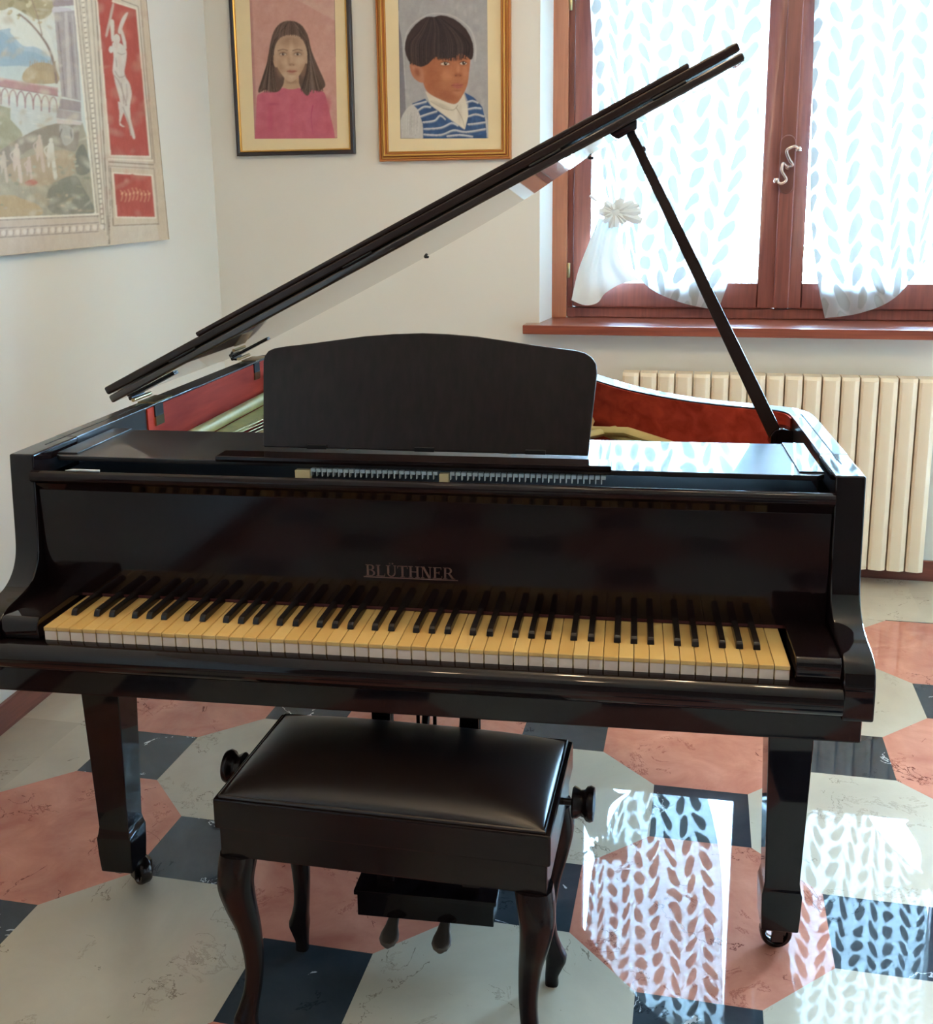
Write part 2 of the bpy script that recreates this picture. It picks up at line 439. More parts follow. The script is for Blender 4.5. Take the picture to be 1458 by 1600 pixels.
# garden seen through the panes
bm = NB(); box(bm, -9, 11, 2.9, 22, -.6, -.3)
tag(finish('ground_outside', bm, simple('dry_grass', srgb(170, 160, 120), .95, noise=.3, nscale=3)), 'dry ground of the garden outside the window', 'ground', kind='structure')
TWIG = simple('dry_twigs', srgb(150, 124, 88), .9, noise=.2)
for k, (gx, gy, hh, lab) in enumerate(((.35, 5.2, 1.75, 'dry bare shrub in the garden seen low between the curtains'), (1.55, 4.6, 1.8, 'dry bare shrub in the garden seen past the right curtain hem'))):
    bm = NB(); rr = random.Random(k)
    for b in range(46):
        a = rr.uniform(0, 2 * PI); sp = rr.uniform(.1, .75); hz = hh * rr.uniform(.6, 1.0)
        p = [(0, 0, 0), (sp * .3 * math.cos(a), sp * .3 * math.sin(a), hz * .4), (sp * math.cos(a) + rr.uniform(-.1, .1), sp * math.sin(a), hz)]
        tube(bm, catmull(p, 4), [.014, .012, .011, .010, .008, .007, .006, .005, .004], 5)
    s = finish('garden_shrub', bm, TWIG); s.location = (gx, gy, -.3); tag(s, lab, 'shrub')

# ------------------------------------------------------------------ radiator
rad = empty('radiator', (-.236, 2.20, .072))
tag(rad, 'cream enamelled column radiator on the wall under the window', 'radiator')
bm = NB(); w = .0664
prof = [(0.0020, .020), (.0020, .009), (.010, .004), (.040, 0.0), (.046, .001), (.062, .010), (.0644, .020), (.0644, .085), (.0020, .085)]
lo = [(x, y, .0) for x, y in prof]; md = [(x, y, .715) for x, y in prof]; hi = [(x, max(y, .012) if y < .05 else y, .727) for x, y in prof]
loft(bm, [lo, md, hi])
r0_ = finish('radiator_section', bm, RADPAINT, rad, angle=18)
for k in range(1, 17):
    c = r0_.copy(); c.parent = rad; c.location = (k * w, 0, 0); col.objects.link(c)
bm = NB(); box(bm, .05, 1.08, .05, .075, .05, .10); box(bm, .05, 1.08, .05, .075, .62, .67)
for x in (.2, .9): box(bm, x, x + .03, .07, .134, .60, .64)
finish('radiator_manifold', bm, RADPAINT, rad)

# ------------------------------------------------------------------ painted pictures (flat paint laid on flat panels)
PAINT = Mat('paint_layer'); PAINT.set(Roughness=.75, Specular_IOR_Level=.25)
_va = PAINT.n('ShaderNodeVertexColor', layer_name='paint')
_nz = PAINT.n('ShaderNodeTexNoise', i_Scale=38.0, i_Detail=8.0, i_Roughness=.7); PAINT.l(coords(PAINT), _nz.inputs[0])
_n2 = PAINT.n('ShaderNodeTexNoise', i_Scale=7.0, i_Detail=4.0); PAINT.l(coords(PAINT), _n2.inputs[0])
_m1 = PAINT.mix(.34, _va.outputs[0], _nz.outputs[0], 'SOFT_LIGHT'); _m2 = PAINT.mix(.25, _m1, _n2.outputs[0], 'SOFT_LIGHT')
PAINT.l(_m2, PAINT.b.inputs['Base Color']); PAINT = PAINT.m


class Painting:
    """a picture painted dab by dab on the points of a fine flat grid; shapes are given in survey coordinates (ox + x/s, oy + y/s)"""
    def __init__(s, n, o, ox=0, oy=0, sc_=1.0, toward=(0, -1, 0), quad=None, step=.8, keep=None):
        s.n, s.o, s.ox, s.oy, s.sc = n, Vector(o), ox, oy, sc_
        s.t = Vector(toward).normalized(); s.keep = keep
        (ax, ay), (bx, by), (cx, cy), (dx, dy) = quad                     # top left, top right, bottom right, bottom left
        s.nu = max(2, int(math.hypot(bx - ax, by - ay) / sc_ / step)); s.nv = max(2, int(math.hypot(dx - ax, dy - ay) / sc_ / step))
        U, V = np.meshgrid((np.arange(2 * s.nu) + .5) / (2 * s.nu), (np.arange(2 * s.nv) + .5) / (2 * s.nv))
        f = lambda a, b, c, d, u, v: a * (1 - u) * (1 - v) + b * u * (1 - v) + c * u * v + d * (1 - u) * v
        s.f, s.q = f, ((ax, bx, cx, dx), (ay, by, cy, dy))
        s.X, s.Y = f(ax, bx, cx, dx, U, V), f(ay, by, cy, dy, U, V)
        s.img = np.zeros(s.X.shape + (3,)); s.ym = s.Y.mean(1); s.lo, s.hi = s.Y.min(1), s.Y.max(1)
    def win(s, x0, x1, y0, y1):
        r = np.nonzero((s.hi >= y0) & (s.lo <= y1))[0]
        if not len(r): return None
        xs = s.X[r[0]:r[-1] + 1]; c = np.nonzero((xs.max(0) >= x0) & (xs.min(0) <= x1))[0]
        if not len(c): return None
        return slice(r[0], r[-1] + 1), slice(c[0], c[-1] + 1)
    def poly(s, pts, c, smooth=0):
        if smooth: pts = [(p.x, p.y) for p in catmull([(x, y, 0) for x, y in pts], smooth, True)]
        w = s.win(min(p[0] for p in pts), max(p[0] for p in pts), min(p[1] for p in pts), max(p[1] for p in pts))
        if w is None: return
        X, Y = s.X[w], s.Y[w]; ins = np.zeros(X.shape, bool)
        for i in range(len(pts)):
            (xa, ya), (xb, yb) = pts[i - 1], pts[i]
            if ya == yb: continue
            ins ^= ((ya > Y) != (yb > Y)) & (X < (xb - xa) * (Y - ya) / (yb - ya) + xa)
        s.img[w][ins] = srgb(*c)[:3]
    def ell(s, x, y, rx, ry, c, rot=0, n=24): s.soft(x, y, rx, ry, c, 1.0, rot, hard=True)
    def soft(s, x, y, rx, ry, c, a=.6, rot=0, hard=False):
        r = max(rx, ry); w = s.win(x - r, x + r, y - r, y + r)
        if w is None: return
        dx, dy = s.X[w] - x, s.Y[w] - y; ca, sa = math.cos(rot), math.sin(rot)
        d = ((dx * ca + dy * sa) / rx) ** 2 + ((dy * ca - dx * sa) / ry) ** 2
        al = (d < 1).astype(float) if hard else a * np.clip(1 - d, 0, 1) ** 1.5
        s.img[w] = s.img[w] * (1 - al[..., None]) + np.array(srgb(*c)[:3]) * al[..., None]
    def line(s, pts, w, c, curve=0):
        if curve: pts = [(p.x, p.y) for p in catmull([(x, y, 0) for x, y in pts], curve)]
        n = len(pts)
        for i in range(n - 1):
            ww = w if not isinstance(w, tuple) else w[0] + (w[1] - w[0]) * i / max(1, n - 2)
            (xa, ya), (xb, yb) = pts[i], pts[i + 1]; h = ww / 2
            q = s.win(min(xa, xb) - h, max(xa, xb) + h, min(ya, yb) - h, max(ya, yb) + h)
            if q is None: continue
            X, Y = s.X[q], s.Y[q]; L = (xb - xa) ** 2 + (yb - ya) ** 2 or 1
            t = np.clip(((X - xa) * (xb - xa) + (Y - ya) * (yb - ya)) / L, 0, 1)
            s.img[q][np.hypot(X - xa - t * (xb - xa), Y - ya - t * (yb - ya)) < h] = srgb(*c)[:3]
    def blur(s, k=1):
        for _ in range(k):
            p = np.pad(s.img, ((1, 1), (1, 1), (0, 0)), 'edge'); s.img = (p[:-2, 1:-1] + p[2:, 1:-1] + p[1:-1, :-2] + p[1:-1, 2:] + 2 * s.img) / 6
    def build(s, name, parent, blur=1):
        s.blur(blur); nu, nv = s.nu, s.nv
        cell = s.img.reshape(nv, 2, nu, 2, 3).mean((1, 3))
        p = np.pad(cell, ((1, 1), (1, 1), (0, 0)), 'edge'); vc = (p[:-1, :-1] + p[1:, :-1] + p[:-1, 1:] + p[1:, 1:]) / 4
        U, V = np.meshgrid(np.arange(nu + 1) / nu, np.arange(nv + 1) / nv)
        X, Y = s.f(*s.q[0], U, V), s.f(*s.q[1], U, V)
        u, v = s.ox + X / s.sc, s.oy + Y / s.sc
        d = np.array(fwd) + ((u - CX) / F)[..., None] * np.array(RIGHT) - ((v - CY) / F)[..., None] * np.array(UP)
        nn = np.array(Vector(s.n)); t = (np.array(s.o - CAM) @ nn) / (d @ nn)
        co = np.array(CAM) + d * t[..., None] - np.array(parent.location)
        idx = np.arange((nu + 1) * (nv + 1)).reshape(nv + 1, nu + 1)
        fc = np.stack([idx[1:, :-1], idx[1:, 1:], idx[:-1, 1:], idx[:-1, :-1]], -1).reshape(-1, 4)
        if s.keep is not None:
            xm, ym = ((X[1:, 1:] + X[:-1, :-1]) / 2).ravel(), ((Y[1:, 1:] + Y[:-1, :-1]) / 2).ravel(); ins = np.zeros(xm.shape, bool)
            for i in range(len(s.keep)):
                (xa, ya), (xb, yb) = s.keep[i - 1], s.keep[i]
                if ya != yb: ins ^= ((ya > ym) != (yb > ym)) & (xm < (xb - xa) * (ym - ya) / (yb - ya) + xa)
            fc = fc[ins]
        me = bpy.data.meshes.new(name); co = co.reshape(-1, 3)
        me.vertices.add(len(co)); me.vertices.foreach_set('co', co.ravel())
        me.loops.add(len(fc) * 4); me.loops.foreach_set('vertex_index', fc.ravel().astype(np.int32))
        me.polygons.add(len(fc)); me.polygons.foreach_set('loop_start', np.arange(len(fc), dtype=np.int32) * 4)
        me.update(calc_edges=True)
        ca = me.color_attributes.new('paint', 'FLOAT_COLOR', 'POINT'); ca.data.foreach_set('color', np.concatenate([vc.reshape(-1, 3), np.ones((len(co), 1))], 1).ravel().astype(np.float32))
        me.validate(); me.materials.append(PAINT)
        ob = bpy.data.objects.new(name, me); col.objects.link(ob); ob.parent = parent
        return ob


def frame_bars(name, x0, x1, z0, z1, prof, mat, parent):
    """mitred moulding round a rectangle; prof = (inward offset, height off the wall)"""
    bm = NB(); rings = []
    for d, hgt in prof:
        rings.append([(x0 + d, -hgt, z0 + d), (x1 - d, -hgt, z0 + d), (x1 - d, -hgt, z1 - d), (x0 + d, -hgt, z1 - d)])
    loft(bm, rings, cap=False)
    vs = list(bm.verts)
    return finish(name, bm, mat, parent, angle=25)


BLACKFRAME = simple('black_frame_paint', (.022, .016, .018, 1), .4)
GILT = simple('gilt_line', srgb(206, 160, 84), .35, .6)
GOLDWOOD = simple('bronzed_gold_wood', srgb(172, 104, 52), .36, .35, noise=.1, nscale=9)
MATBOARD = simple('cream_mat_board', srgb(232, 212, 172), .9, noise=.03)
PFACE = WY - .016
# girl's portrait
pg = empty('framed_portrait', (-1.56, WY, 1.635)); tag(pg, 'black framed painting of a long haired girl in a pink top', 'painting')
gx0, gx1, gz0, gz1 = -1.812 + 1.56, -1.312 + 1.56, 0, .74
fr = frame_bars('picture_frame', gx0, gx1, gz0, gz1, [(0, .0005), (0, .024), (.003, .027), (.012, .027), (.015, .023)], BLACKFRAME, pg)
frame_bars('gilt_inner_edge', gx0, gx1, gz0, gz1, [(.0149, .0225), (.017, .0245), (.021, .022), (.022, .014)], GILT, fr)
bm = NB(); box(bm, gx0 + .012, gx1 - .012, -.0155, -.003, gz0 + .012, gz1 - .012); finish('mat_board', bm, MATBOARD, pg, smooth=False)
A = Painting((0, 1, 0), (0, PFACE - .0004, 0), 340, 0, 3.0375, quad=((140, -330), (550, -330), (568, 656), (176, 659)))
rq = random.Random(21)
A.poly([(138, -420), (151, 0), (176, 658), (568, 655), (555, 0), (548, -420)], (196, 148, 137))
A.poly([(360, -10), (556, 98), (555, 0), (548, -420), (250, -420)], (203, 163, 151))
A.poly([(151, 0), (176, 658), (190, 658), (163, 0)], (178, 130, 124))
for k in range(70): A.soft(rq.uniform(190, 540), rq.uniform(-200, 480), rq.uniform(20, 60), rq.uniform(12, 40), rq.choice([(206, 158, 146), (184, 134, 126), (212, 170, 158), (190, 140, 132)]), .3, rq.uniform(-1, 1))
SW = [(186, 470), (196, 446), (250, 428), (310, 419), (385, 419), (440, 424), (500, 434), (518, 474), (538, 560), (552, 620), (556, 650), (556, 656), (548, 658), (300, 659), (190, 660), (180, 658), (178, 650), (180, 600), (183, 540)]
A.poly(SW, (188, 98, 114), 3)
for k in range(80): A.soft(rq.uniform(200, 530), rq.uniform(446, 630), rq.uniform(8, 40), rq.uniform(18, 60), rq.choice([(202, 112, 126), (176, 84, 100), (196, 104, 118), (184, 92, 106)]), .4, rq.uniform(-.3, .3))
A.soft(262, 494, 40, 10, (150, 54, 80), .5); A.line([(452, 500), (444, 560), (454, 640)], (5, 2), (172, 68, 98), 4); A.soft(250, 570, 20, 80, (176, 66, 96), .5); A.soft(350, 560, 14, 90, (180, 72, 100), .4)
A.poly([(316, 372), (390, 372), (396, 410), (352, 424), (308, 412)], (182, 150, 124), 3); A.soft(352, 388, 44, 16, (136, 104, 84), .6)
HAIR = (96, 76, 68)
A.poly([(342, 98), (298, 110), (266, 150), (248, 215), (236, 290), (206, 385), (192, 430), (200, 440), (228, 426), (262, 438), (292, 432), (314, 396), (324, 340), (380, 340), (386, 392), (404, 436), (428, 455), (446, 428), (478, 432), (506, 416), (510, 392), (478, 318), (446, 240), (428, 165), (392, 114)], HAIR, 3)
A.poly([(345, 165), (300, 178), (276, 212), (268, 258), (276, 302), (302, 350), (334, 384), (358, 386), (392, 352), (416, 300), (424, 250), (412, 205), (388, 174)], (188, 156, 132), 4)
A.soft(345, 196, 72, 40, (150, 118, 96), .75); A.soft(300, 320, 30, 60, (158, 122, 98), .6); A.soft(404, 320, 24, 60, (166, 130, 106), .5); A.soft(392, 290, 30, 30, (206, 176, 152), .6); A.soft(318, 294, 24, 22, (202, 170, 144), .5)
A.soft(350, 232, 16, 60, (204, 174, 148), .5); A.soft(352, 362, 26, 18, (208, 178, 154), .5)
for ex in (311, 380):
    A.soft(ex, 254, 36, 20, (134, 102, 84), .65); A.ell(ex, 258, 15, 5.5, (192, 172, 156)); A.ell(ex, 257.5, 6.5, 6, (66, 48, 42)); A.line([(ex - 18, 257), (ex - 6, 251), (ex + 7, 251), (ex + 18, 258)], 2.4, (92, 68, 58), 3); A.line([(ex - 24, 241), (ex, 234), (ex + 22, 240)], 4, (118, 92, 78), 3); A.ell(ex + 2, 256, 1.4, 1.4, (230, 220, 210))
A.soft(338, 285, 10, 34, (156, 122, 100), .5); A.soft(352, 306, 22, 10, (144, 106, 88), .6); A.ell(344, 309, 3, 2, (112, 78, 66)); A.ell(361, 309, 3, 2, (112, 78, 66))
A.soft(352, 338, 40, 16, (166, 118, 100), .5); A.poly([(328, 338), (344, 332), (351, 335), (360, 332), (377, 338), (352, 346)], (166, 108, 96), 3); A.line([(328, 338.5), (352, 340), (377, 338.5)], 1.8, (122, 76, 68), 3); A.soft(352, 352, 26, 8, (148, 110, 90), .5)
A.poly([(262, 266), (270, 262), (276, 290), (282, 318), (272, 316), (264, 292)], (182, 148, 124), 3); A.poly([(432, 246), (424, 246), (422, 276), (418, 300), (428, 298), (434, 270)], (186, 154, 130), 3)
for k in range(120):
    t = rq.random(); sd = rq.choice((-1, 1))
    x0 = 345 + sd * rq.uniform(0, 60); x1 = 345 + sd * (76 + 14 * t); x2 = 345 + sd * (64 + 84 * t)
    if sd > 0: x2 = 345 + 50 + 108 * t
    A.line([(x0, 104 + abs(x0 - 345) * .35), (x1, 200 + 20 * t), (x1 + sd * (4 + 22 * t), 320), (x2, 432 - 20 * abs(t - .5) + rq.uniform(-8, 12))], (1.6, 2.6), rq.choice([(74, 58, 52), (120, 102, 92), (84, 66, 60), (62, 48, 44), (108, 90, 80)]), 4)
for k in range(26):
    x0 = 345 + rq.uniform(-52, 52); A.line([(345 + (x0 - 345) * .4, 101), (x0, 130), (x0 * 1.0 + (x0 - 345) * .25, 168 + (x0 - 345) ** 2 * .010)], (1.4, 2.4), rq.choice([(74, 58, 52), (118, 98, 86), (64, 50, 46)]), 3)
A.build('painting', pg, 2)
# boy's portrait
pb = empty('framed_portrait', (-.946, WY, 1.602)); tag(pb, 'golden wood framed painting of a dark haired boy in a striped blue vest', 'painting')
bx0, bx1, bz0, bz1 = -1.2105 + .946, -.684 + .946, 0, .76
fr = frame_bars('picture_frame', bx0, bx1, bz0, bz1, [(0, .0005), (0, .020), (.003, .026), (.008, .026), (.0105, .020), (.016, .020), (.0195, .030), (.0275, .030), (.0305, .0195), (.038, .0195), (.038, .0155)], GOLDWOOD, pb)
for d0, d1, hh in ((.0112, .0150, .0203), (.0205, .0262, .0302), (.0335, .0368, .0196)): frame_bars('gilt_line', bx0, bx1, bz0, bz1, [(d0, hh), (d0 + .0008, hh + .0016), (d1 - .0008, hh + .0016), (d1, hh)], GILT, fr)
bm = NB(); box(bm, bx0 + .02, bx1 - .02, -.0155, -.003, bz0 + .02, bz1 - .02); finish('mat_board', bm, MATBOARD, pb, smooth=False)
A = Painting((0, 1, 0), (0, PFACE - .0004, 0), 340, 0, 3.0375, quad=((852, -330), (1277, -330), (1285, 656), (868, 658)))
rq = random.Random(8)
A.poly([(850, -420), (858, 0), (868, 657), (1285, 655), (1282, 0), (1276, -420)], (166, 163, 164))
A.poly([(858, 90), (868, 657), (900, 657), (888, 400), (876, 200)], (128, 124, 130))
for k in range(120): A.soft(rq.uniform(880, 1262), rq.uniform(-200, 630), rq.uniform(6, 26), rq.uniform(20, 70), rq.choice([(180, 178, 178), (152, 150, 154), (190, 186, 184), (160, 158, 160)]), .4, rq.uniform(-.5, .3))
A.line([(894, 420), (884, 250), (906, 140), (984, 76), (1056, 64), (1130, 82), (1198, 138), (1224, 214), (1222, 290)], (4, 9), (184, 181, 180), 4)
A.poly([(870, 654), (870, 600), (872, 560), (905, 508), (942, 498), (962, 540), (976, 600), (980, 650), (978, 656), (960, 657), (880, 657), (872, 657)], (192, 188, 184), 3)
for k in range(26): 
    x0 = rq.uniform(880, 962); A.line([(x0, rq.uniform(520, 560)), (x0 - 4, rq.uniform(600, 650))], (1.5, 3), rq.choice([(214, 210, 206), (166, 162, 160)]))
A.poly([(1248, 516), (1262, 530), (1280, 570), (1282, 640), (1270, 650), (1262, 600)], (186, 184, 184), 2)
A.poly([(922, 492), (985, 468), (1012, 500), (1100, 566), (1172, 616), (1188, 560), (1190, 490), (1172, 438), (1216, 462), (1256, 506), (1270, 560), (1278, 640), (1278, 655), (1266, 656), (985, 657), (975, 655), (976, 640), (974, 590), (952, 522)], (58, 84, 124))
for k in range(60): A.soft(rq.choice((rq.uniform(985, 1150), rq.uniform(1196, 1262))), rq.uniform(560, 645), rq.uniform(6, 18), rq.uniform(6, 18), rq.choice([(44, 66, 104), (76, 106, 148), (66, 94, 136)]), .45)
for p in ([(930, 498), (960, 490), (990, 482)], [(948, 526), (980, 506), (1010, 508)], [(964, 552), (1000, 540), (1040, 528)], [(976, 580), (1030, 572), (1056, 548), (1080, 566)], [(980, 612), (1060, 606), (1110, 584), (1140, 596)], [(980, 638), (1060, 640), (1120, 618), (1180, 626), (1270, 612)], [(1190, 590), (1230, 586), (1270, 580)], [(1190, 552), (1226, 542), (1264, 552)], [(1188, 518), (1220, 512), (1250, 514)], [(1180, 486), (1210, 478), (1236, 488)], [(1090, 646), (1150, 640), (1210, 648)]):
    A.line(p, 7, (196, 196, 200), 4); A.line([(x + 2, y + 6) for x, y in p], 2, (150, 156, 168), 4)
A.poly([(985, 432), (1060, 468), (1130, 492), (1168, 440), (1184, 500), (1190, 545), (1174, 614), (1100, 562), (1012, 500)], (216, 206, 190))
A.soft(1060, 500, 70, 14, (180, 168, 150), .7, .4); A.soft(1150, 540, 16, 60, (190, 178, 160), .6); A.line([(1010, 480), (1070, 514), (1118, 522), (1140, 500)], (2, 4), (168, 154, 136), 4); A.line([(1132, 510), (1160, 560), (1172, 604)], (4, 2), (168, 154, 136), 4)
SKIN = (170, 106, 76)
A.poly([(960, 300), (1000, 280), (1060, 250), (1140, 245), (1196, 270), (1194, 340), (1184, 408), (1150, 474), (1120, 494), (1062, 474), (1000, 440), (976, 392)], SKIN, 4)
A.soft(1020, 370, 60, 110, (148, 84, 58), .7); A.soft(1080, 452, 70, 34, (146, 84, 60), .7, .3); A.soft(1090, 360, 40, 36, (192, 126, 92), .6); A.soft(1176, 350, 18, 50, (190, 126, 94), .6); A.soft(1120, 276, 70, 22, (136, 80, 58), .7); A.soft(1140, 440, 30, 22, (190, 126, 96), .5)
A.poly([(912, 306), (946, 304), (974, 332), (980, 386), (958, 390), (926, 362)], (172, 112, 86), 4); A.soft(948, 344, 18, 30, (132, 78, 58), .8, -.4); A.soft(930, 322, 8, 16, (192, 134, 106), .6, -.3)
A.poly([(1030, 80), (1060, 72), (1120, 88), (1180, 138), (1212, 206), (1214, 262), (1204, 284), (1190, 276), (1176, 264), (1150, 254), (1128, 270), (1110, 276), (1076, 280), (1050, 278), (1042, 264), (1010, 294), (996, 306), (965, 318), (930, 304), (906, 288), (888, 232), (900, 170), (940, 115), (990, 80)], (62, 48, 47), 2)
for k in range(150):
    u = rq.random(); x1 = 896 + u * 312; yb = 300 - 34 * u + 12 * math.sin(u * 9) if u < .35 else 276 - 8 * math.sin(u * 7)
    A.line([(1030 + (u - .5) * 70, 82 + 14 * abs(u - .45)), (x1 + (1046 - x1) * .35, 140 + 30 * abs(u - .5)), (x1 + (1046 - x1) * .06, 210), (x1 + (1046 - x1) * .08, yb + rq.uniform(-14, 8))], (1.6, 2.8), rq.choice([(46, 36, 37), (84, 68, 64), (54, 42, 42), (72, 58, 56), (40, 32, 34)]), 4)
for ex, ey, wd in ((1080, 302, 21), (1167, 300, 16)):
    A.soft(ex, ey, wd + 14, 18, (120, 70, 50), .7); A.line([(ex - wd - 4, ey - 19), (ex, ey - 24), (ex + wd + 2, ey - 18)], 4, (92, 56, 44), 3); A.ell(ex, ey, wd, 8, (206, 186, 172)); A.ell(ex + 2, ey - .5, 9, 8.5, (48, 32, 28)); A.ell(ex + 5, ey - 3, 2, 2, (236, 226, 216)); A.line([(ex - wd, ey - 1), (ex, ey - 9), (ex + wd, ey - 1)], 3, (76, 46, 38), 3)
A.soft(1142, 330, 10, 36, (196, 132, 100), .6); A.soft(1142, 356, 26, 14, (140, 80, 58), .7); A.ell(1131, 359, 4, 2.6, (104, 58, 44)); A.ell(1153, 359, 3.4, 2.4, (104, 58, 44))
A.soft(1138, 406, 40, 20, (150, 84, 66), .5); A.poly([(1110, 404), (1132, 395), (1144, 398), (1165, 401), (1158, 414), (1136, 421)], (166, 94, 80), 3); A.line([(1110, 405), (1136, 406), (1164, 402.5)], 2.2, (118, 62, 52), 3); A.soft(1136, 430, 26, 7, (136, 78, 56), .6)
A.build('painting', pb, 2)

# mural-like canvas on the left wall
cx_, cz_ = leftx(1.35), 1.31
cv = empty('mural_canvas', (cx_, 1.35, cz_)); tag(cv, 'unframed fresco-style canvas with red panels, columns and landscape hung on left wall', 'canvas')
n_, o_ = LN, LO + Vector((.024, .0, 0))
C4 = [at(265, 374, n_, o_), at(0, 400, n_, o_), at(-330, 425, n_, o_), at(-330, -420, n_, o_), at(0, -420, n_, o_), at(186, -420, n_, o_)]
ln = LN.normalized(); bm = NB()
poly_prism(bm, [p - Vector(cv.location) for p in C4], [p - ln * .022 - Vector(cv.location) for p in C4])
finish('stretched_canvas', bm, simple('beige_canvas', srgb(206, 186, 162), .85, noise=.08, nscale=14), cv, smooth=False)
A = Painting(n_, o_ + ln * .0004, 0, 0, 3.645, ln, quad=((-420, -420), (797, -420), (963.5, 1361.5), (-420, 1491)), step=1.0)
TOP = -1500
def sx(x, y): return x  # identity, kept for clarity
A.poly([(680, TOP), (835, 0), (962, 1362), (0, 1452), (-1190, 1545), (-1190, TOP)], (204, 187, 168))
A.poly([(700, TOP), (730, 0), (840, 900), (905, 1362), (962, 1360), (835, 0)], (201, 179, 155))
# landscape field
A.poly([(250, TOP), (420, 0), (544, 1218), (0, 1245), (-1190, 1300), (-1190, TOP)], (206, 208, 201))
A.poly([(-1190, 100), (0, 40), (120, 120), (250, 160), (300, 250), (310, 430), (0, 470), (-1190, 500)], (214, 214, 205), 3)
A.poly([(-600, 330), (0, 170), (60, 190), (130, 260), (210, 270), (290, 330), (300, 400), (0, 470), (-600, 480)], (170, 185, 194), 4)
A.poly([(0, 190), (50, 210), (120, 280), (200, 300), (280, 350), (180, 380), (0, 370)], (154, 173, 187), 4)
A.poly([(-600, 430), (0, 380), (160, 380), (320, 420), (320, 470), (0, 470), (-600, 520)], (191, 200, 198), 4)
A.poly([(130, 420), (180, 370), (240, 355), (310, 380), (330, 470), (150, 470)], (173, 151, 121), 4)
for k in range(12): A.line([(170 + k * 13, 400), (172 + k * 13, 350 + 10 * math.sin(k * 2))], 5, (158, 140, 113))
A.poly([(-300, 560), (0, 560), (120, 600), (330, 600), (340, 700), (150, 780), (0, 760), (-300, 800)], (198, 200, 196), 3)

for k in range(18):
    rx, ry = random.uniform(60, 300), random.uniform(600, 720); A.line([(rx, ry), (rx + random.uniform(20, 60), ry + 4)], 4, random.choice([(185, 190, 190), (214, 214, 209)]))
# bridge
A.poly([(-600, 400), (0, 442), (330, 500), (330, 548), (0, 490), (-600, 460)], (173, 134, 132))
A.line([(-600, 404), (0, 447), (330, 505)], 6, (196, 165, 160)); A.line([(-600, 460), (0, 492), (330, 548)], 5, (142, 106, 108))
for k in range(8):
    x0 = -40 + k * 46; y0 = 490 + k * 8
    A.line([(x0, y0 + 96 - k * 1.5), (x0 + 4, y0 + 30), (x0 + 22, y0 + 6), (x0 + 40, y0 + 36), (x0 + 46, y0 + 100)], 7, (156, 120, 120), 4)
# ground
A.poly([(-600, 660), (0, 600), (60, 680), (130, 770), (60, 830), (0, 860), (-600, 880)], (159, 154, 131), 3)
A.poly([(-600, 900), (0, 850), (90, 800), (200, 740), (330, 700), (470, 700), (505, 900), (536, 1215), (0, 1238), (-600, 1290)], (166, 156, 137), 2)
A.poly([(0, 870), (90, 800), (220, 735), (330, 705), (440, 720), (430, 860), (300, 830), (150, 860), (60, 960), (0, 960)], (149, 138, 126), 4)
A.poly([(30, 960), (200, 880), (400, 860), (440, 960), (330, 1040), (120, 1060)], (175, 155, 132), 4)
A.poly([(270, 1100), (330, 1030), (430, 1000), (470, 1060), (520, 1150), (530, 1214), (300, 1214)], (133, 130, 118), 4)
A.poly([(-600, 1150), (0, 1110), (120, 1130), (220, 1170), (230, 1225), (0, 1238), (-600, 1280)], (181, 157, 124), 4)
A.poly([(430, 880), (470, 820), (500, 880), (510, 980), (440, 990)], (128, 126, 116), 4)
for k in range(60):
    rx, ry = random.uniform(-100, 500), random.uniform(880, 1200); A.ell(rx, ry, random.uniform(6, 22), random.uniform(4, 10), random.choice([(149, 146, 127), (183, 165, 142), (137, 134, 122), (171, 166, 149)]), random.uniform(-.4, .4), 10)
# tree
A.poly([(-600, TOP), (250, TOP), (320, -100), (300, 60), (240, 110), (180, 100), (110, 60), (60, 40), (0, 60), (-200, 40), (-600, 120)], (166, 152, 123), 4)
for k in range(130):
    rx, ry = random.uniform(-300, 310), random.uniform(-420, 130); rr_ = random.uniform(8, 24); A.ell(rx, ry, rr_, rr_ * .6, random.choice([(148, 136, 105), (184, 168, 137), (134, 124, 98), (196, 184, 155)]), random.uniform(-1, 1), 9)
A.line([(110, 80), (170, 130), (230, 200), (280, 280), (310, 380), (322, 470)], (10, 16), (137, 117, 107), 4); A.line([(180, 0), (210, 80), (240, 200)], 6, (147, 125, 111), 4)
# column
A.poly([(240, TOP), (420, TOP), (440, 0), (300, 0)], (174, 161, 157))
A.poly([(298, 0), (420, 0), (428, 30), (304, 40)], (156, 139, 139)); A.poly([(304, 40), (418, 60), (405, 150), (360, 150), (310, 100)], (195, 187, 192), 3)
A.poly([(308, 70), (428, 60), (462, 575), (350, 550)], (167, 156, 153)); A.poly([(366, 70), (384, 70), (410, 560), (386, 555)], (191, 182, 177)); A.line([(330, 130), (370, 548)], 7, (139, 127, 127)); A.line([(398, 130), (432, 560)], 7, (143, 131, 129)); A.line([(412, 80), (450, 568)], 6, (185, 176, 171))
A.poly([(345, 560), (460, 580), (462, 640), (332, 620)], (156, 143, 141)); A.poly([(326, 620), (462, 642), (466, 690), (320, 672)], (172, 159, 155), 1); A.poly([(320, 676), (468, 696), (462, 712), (326, 704)], (205, 192, 186))
A.poly([(340, 710), (412, 730), (416, 800), (370, 830), (350, 790)], (175, 168, 160), 3); A.line([(352, 735), (338, 780)], 6, (119, 110, 105)); A.line([(402, 738), (408, 785)], 6, (109, 100, 97))
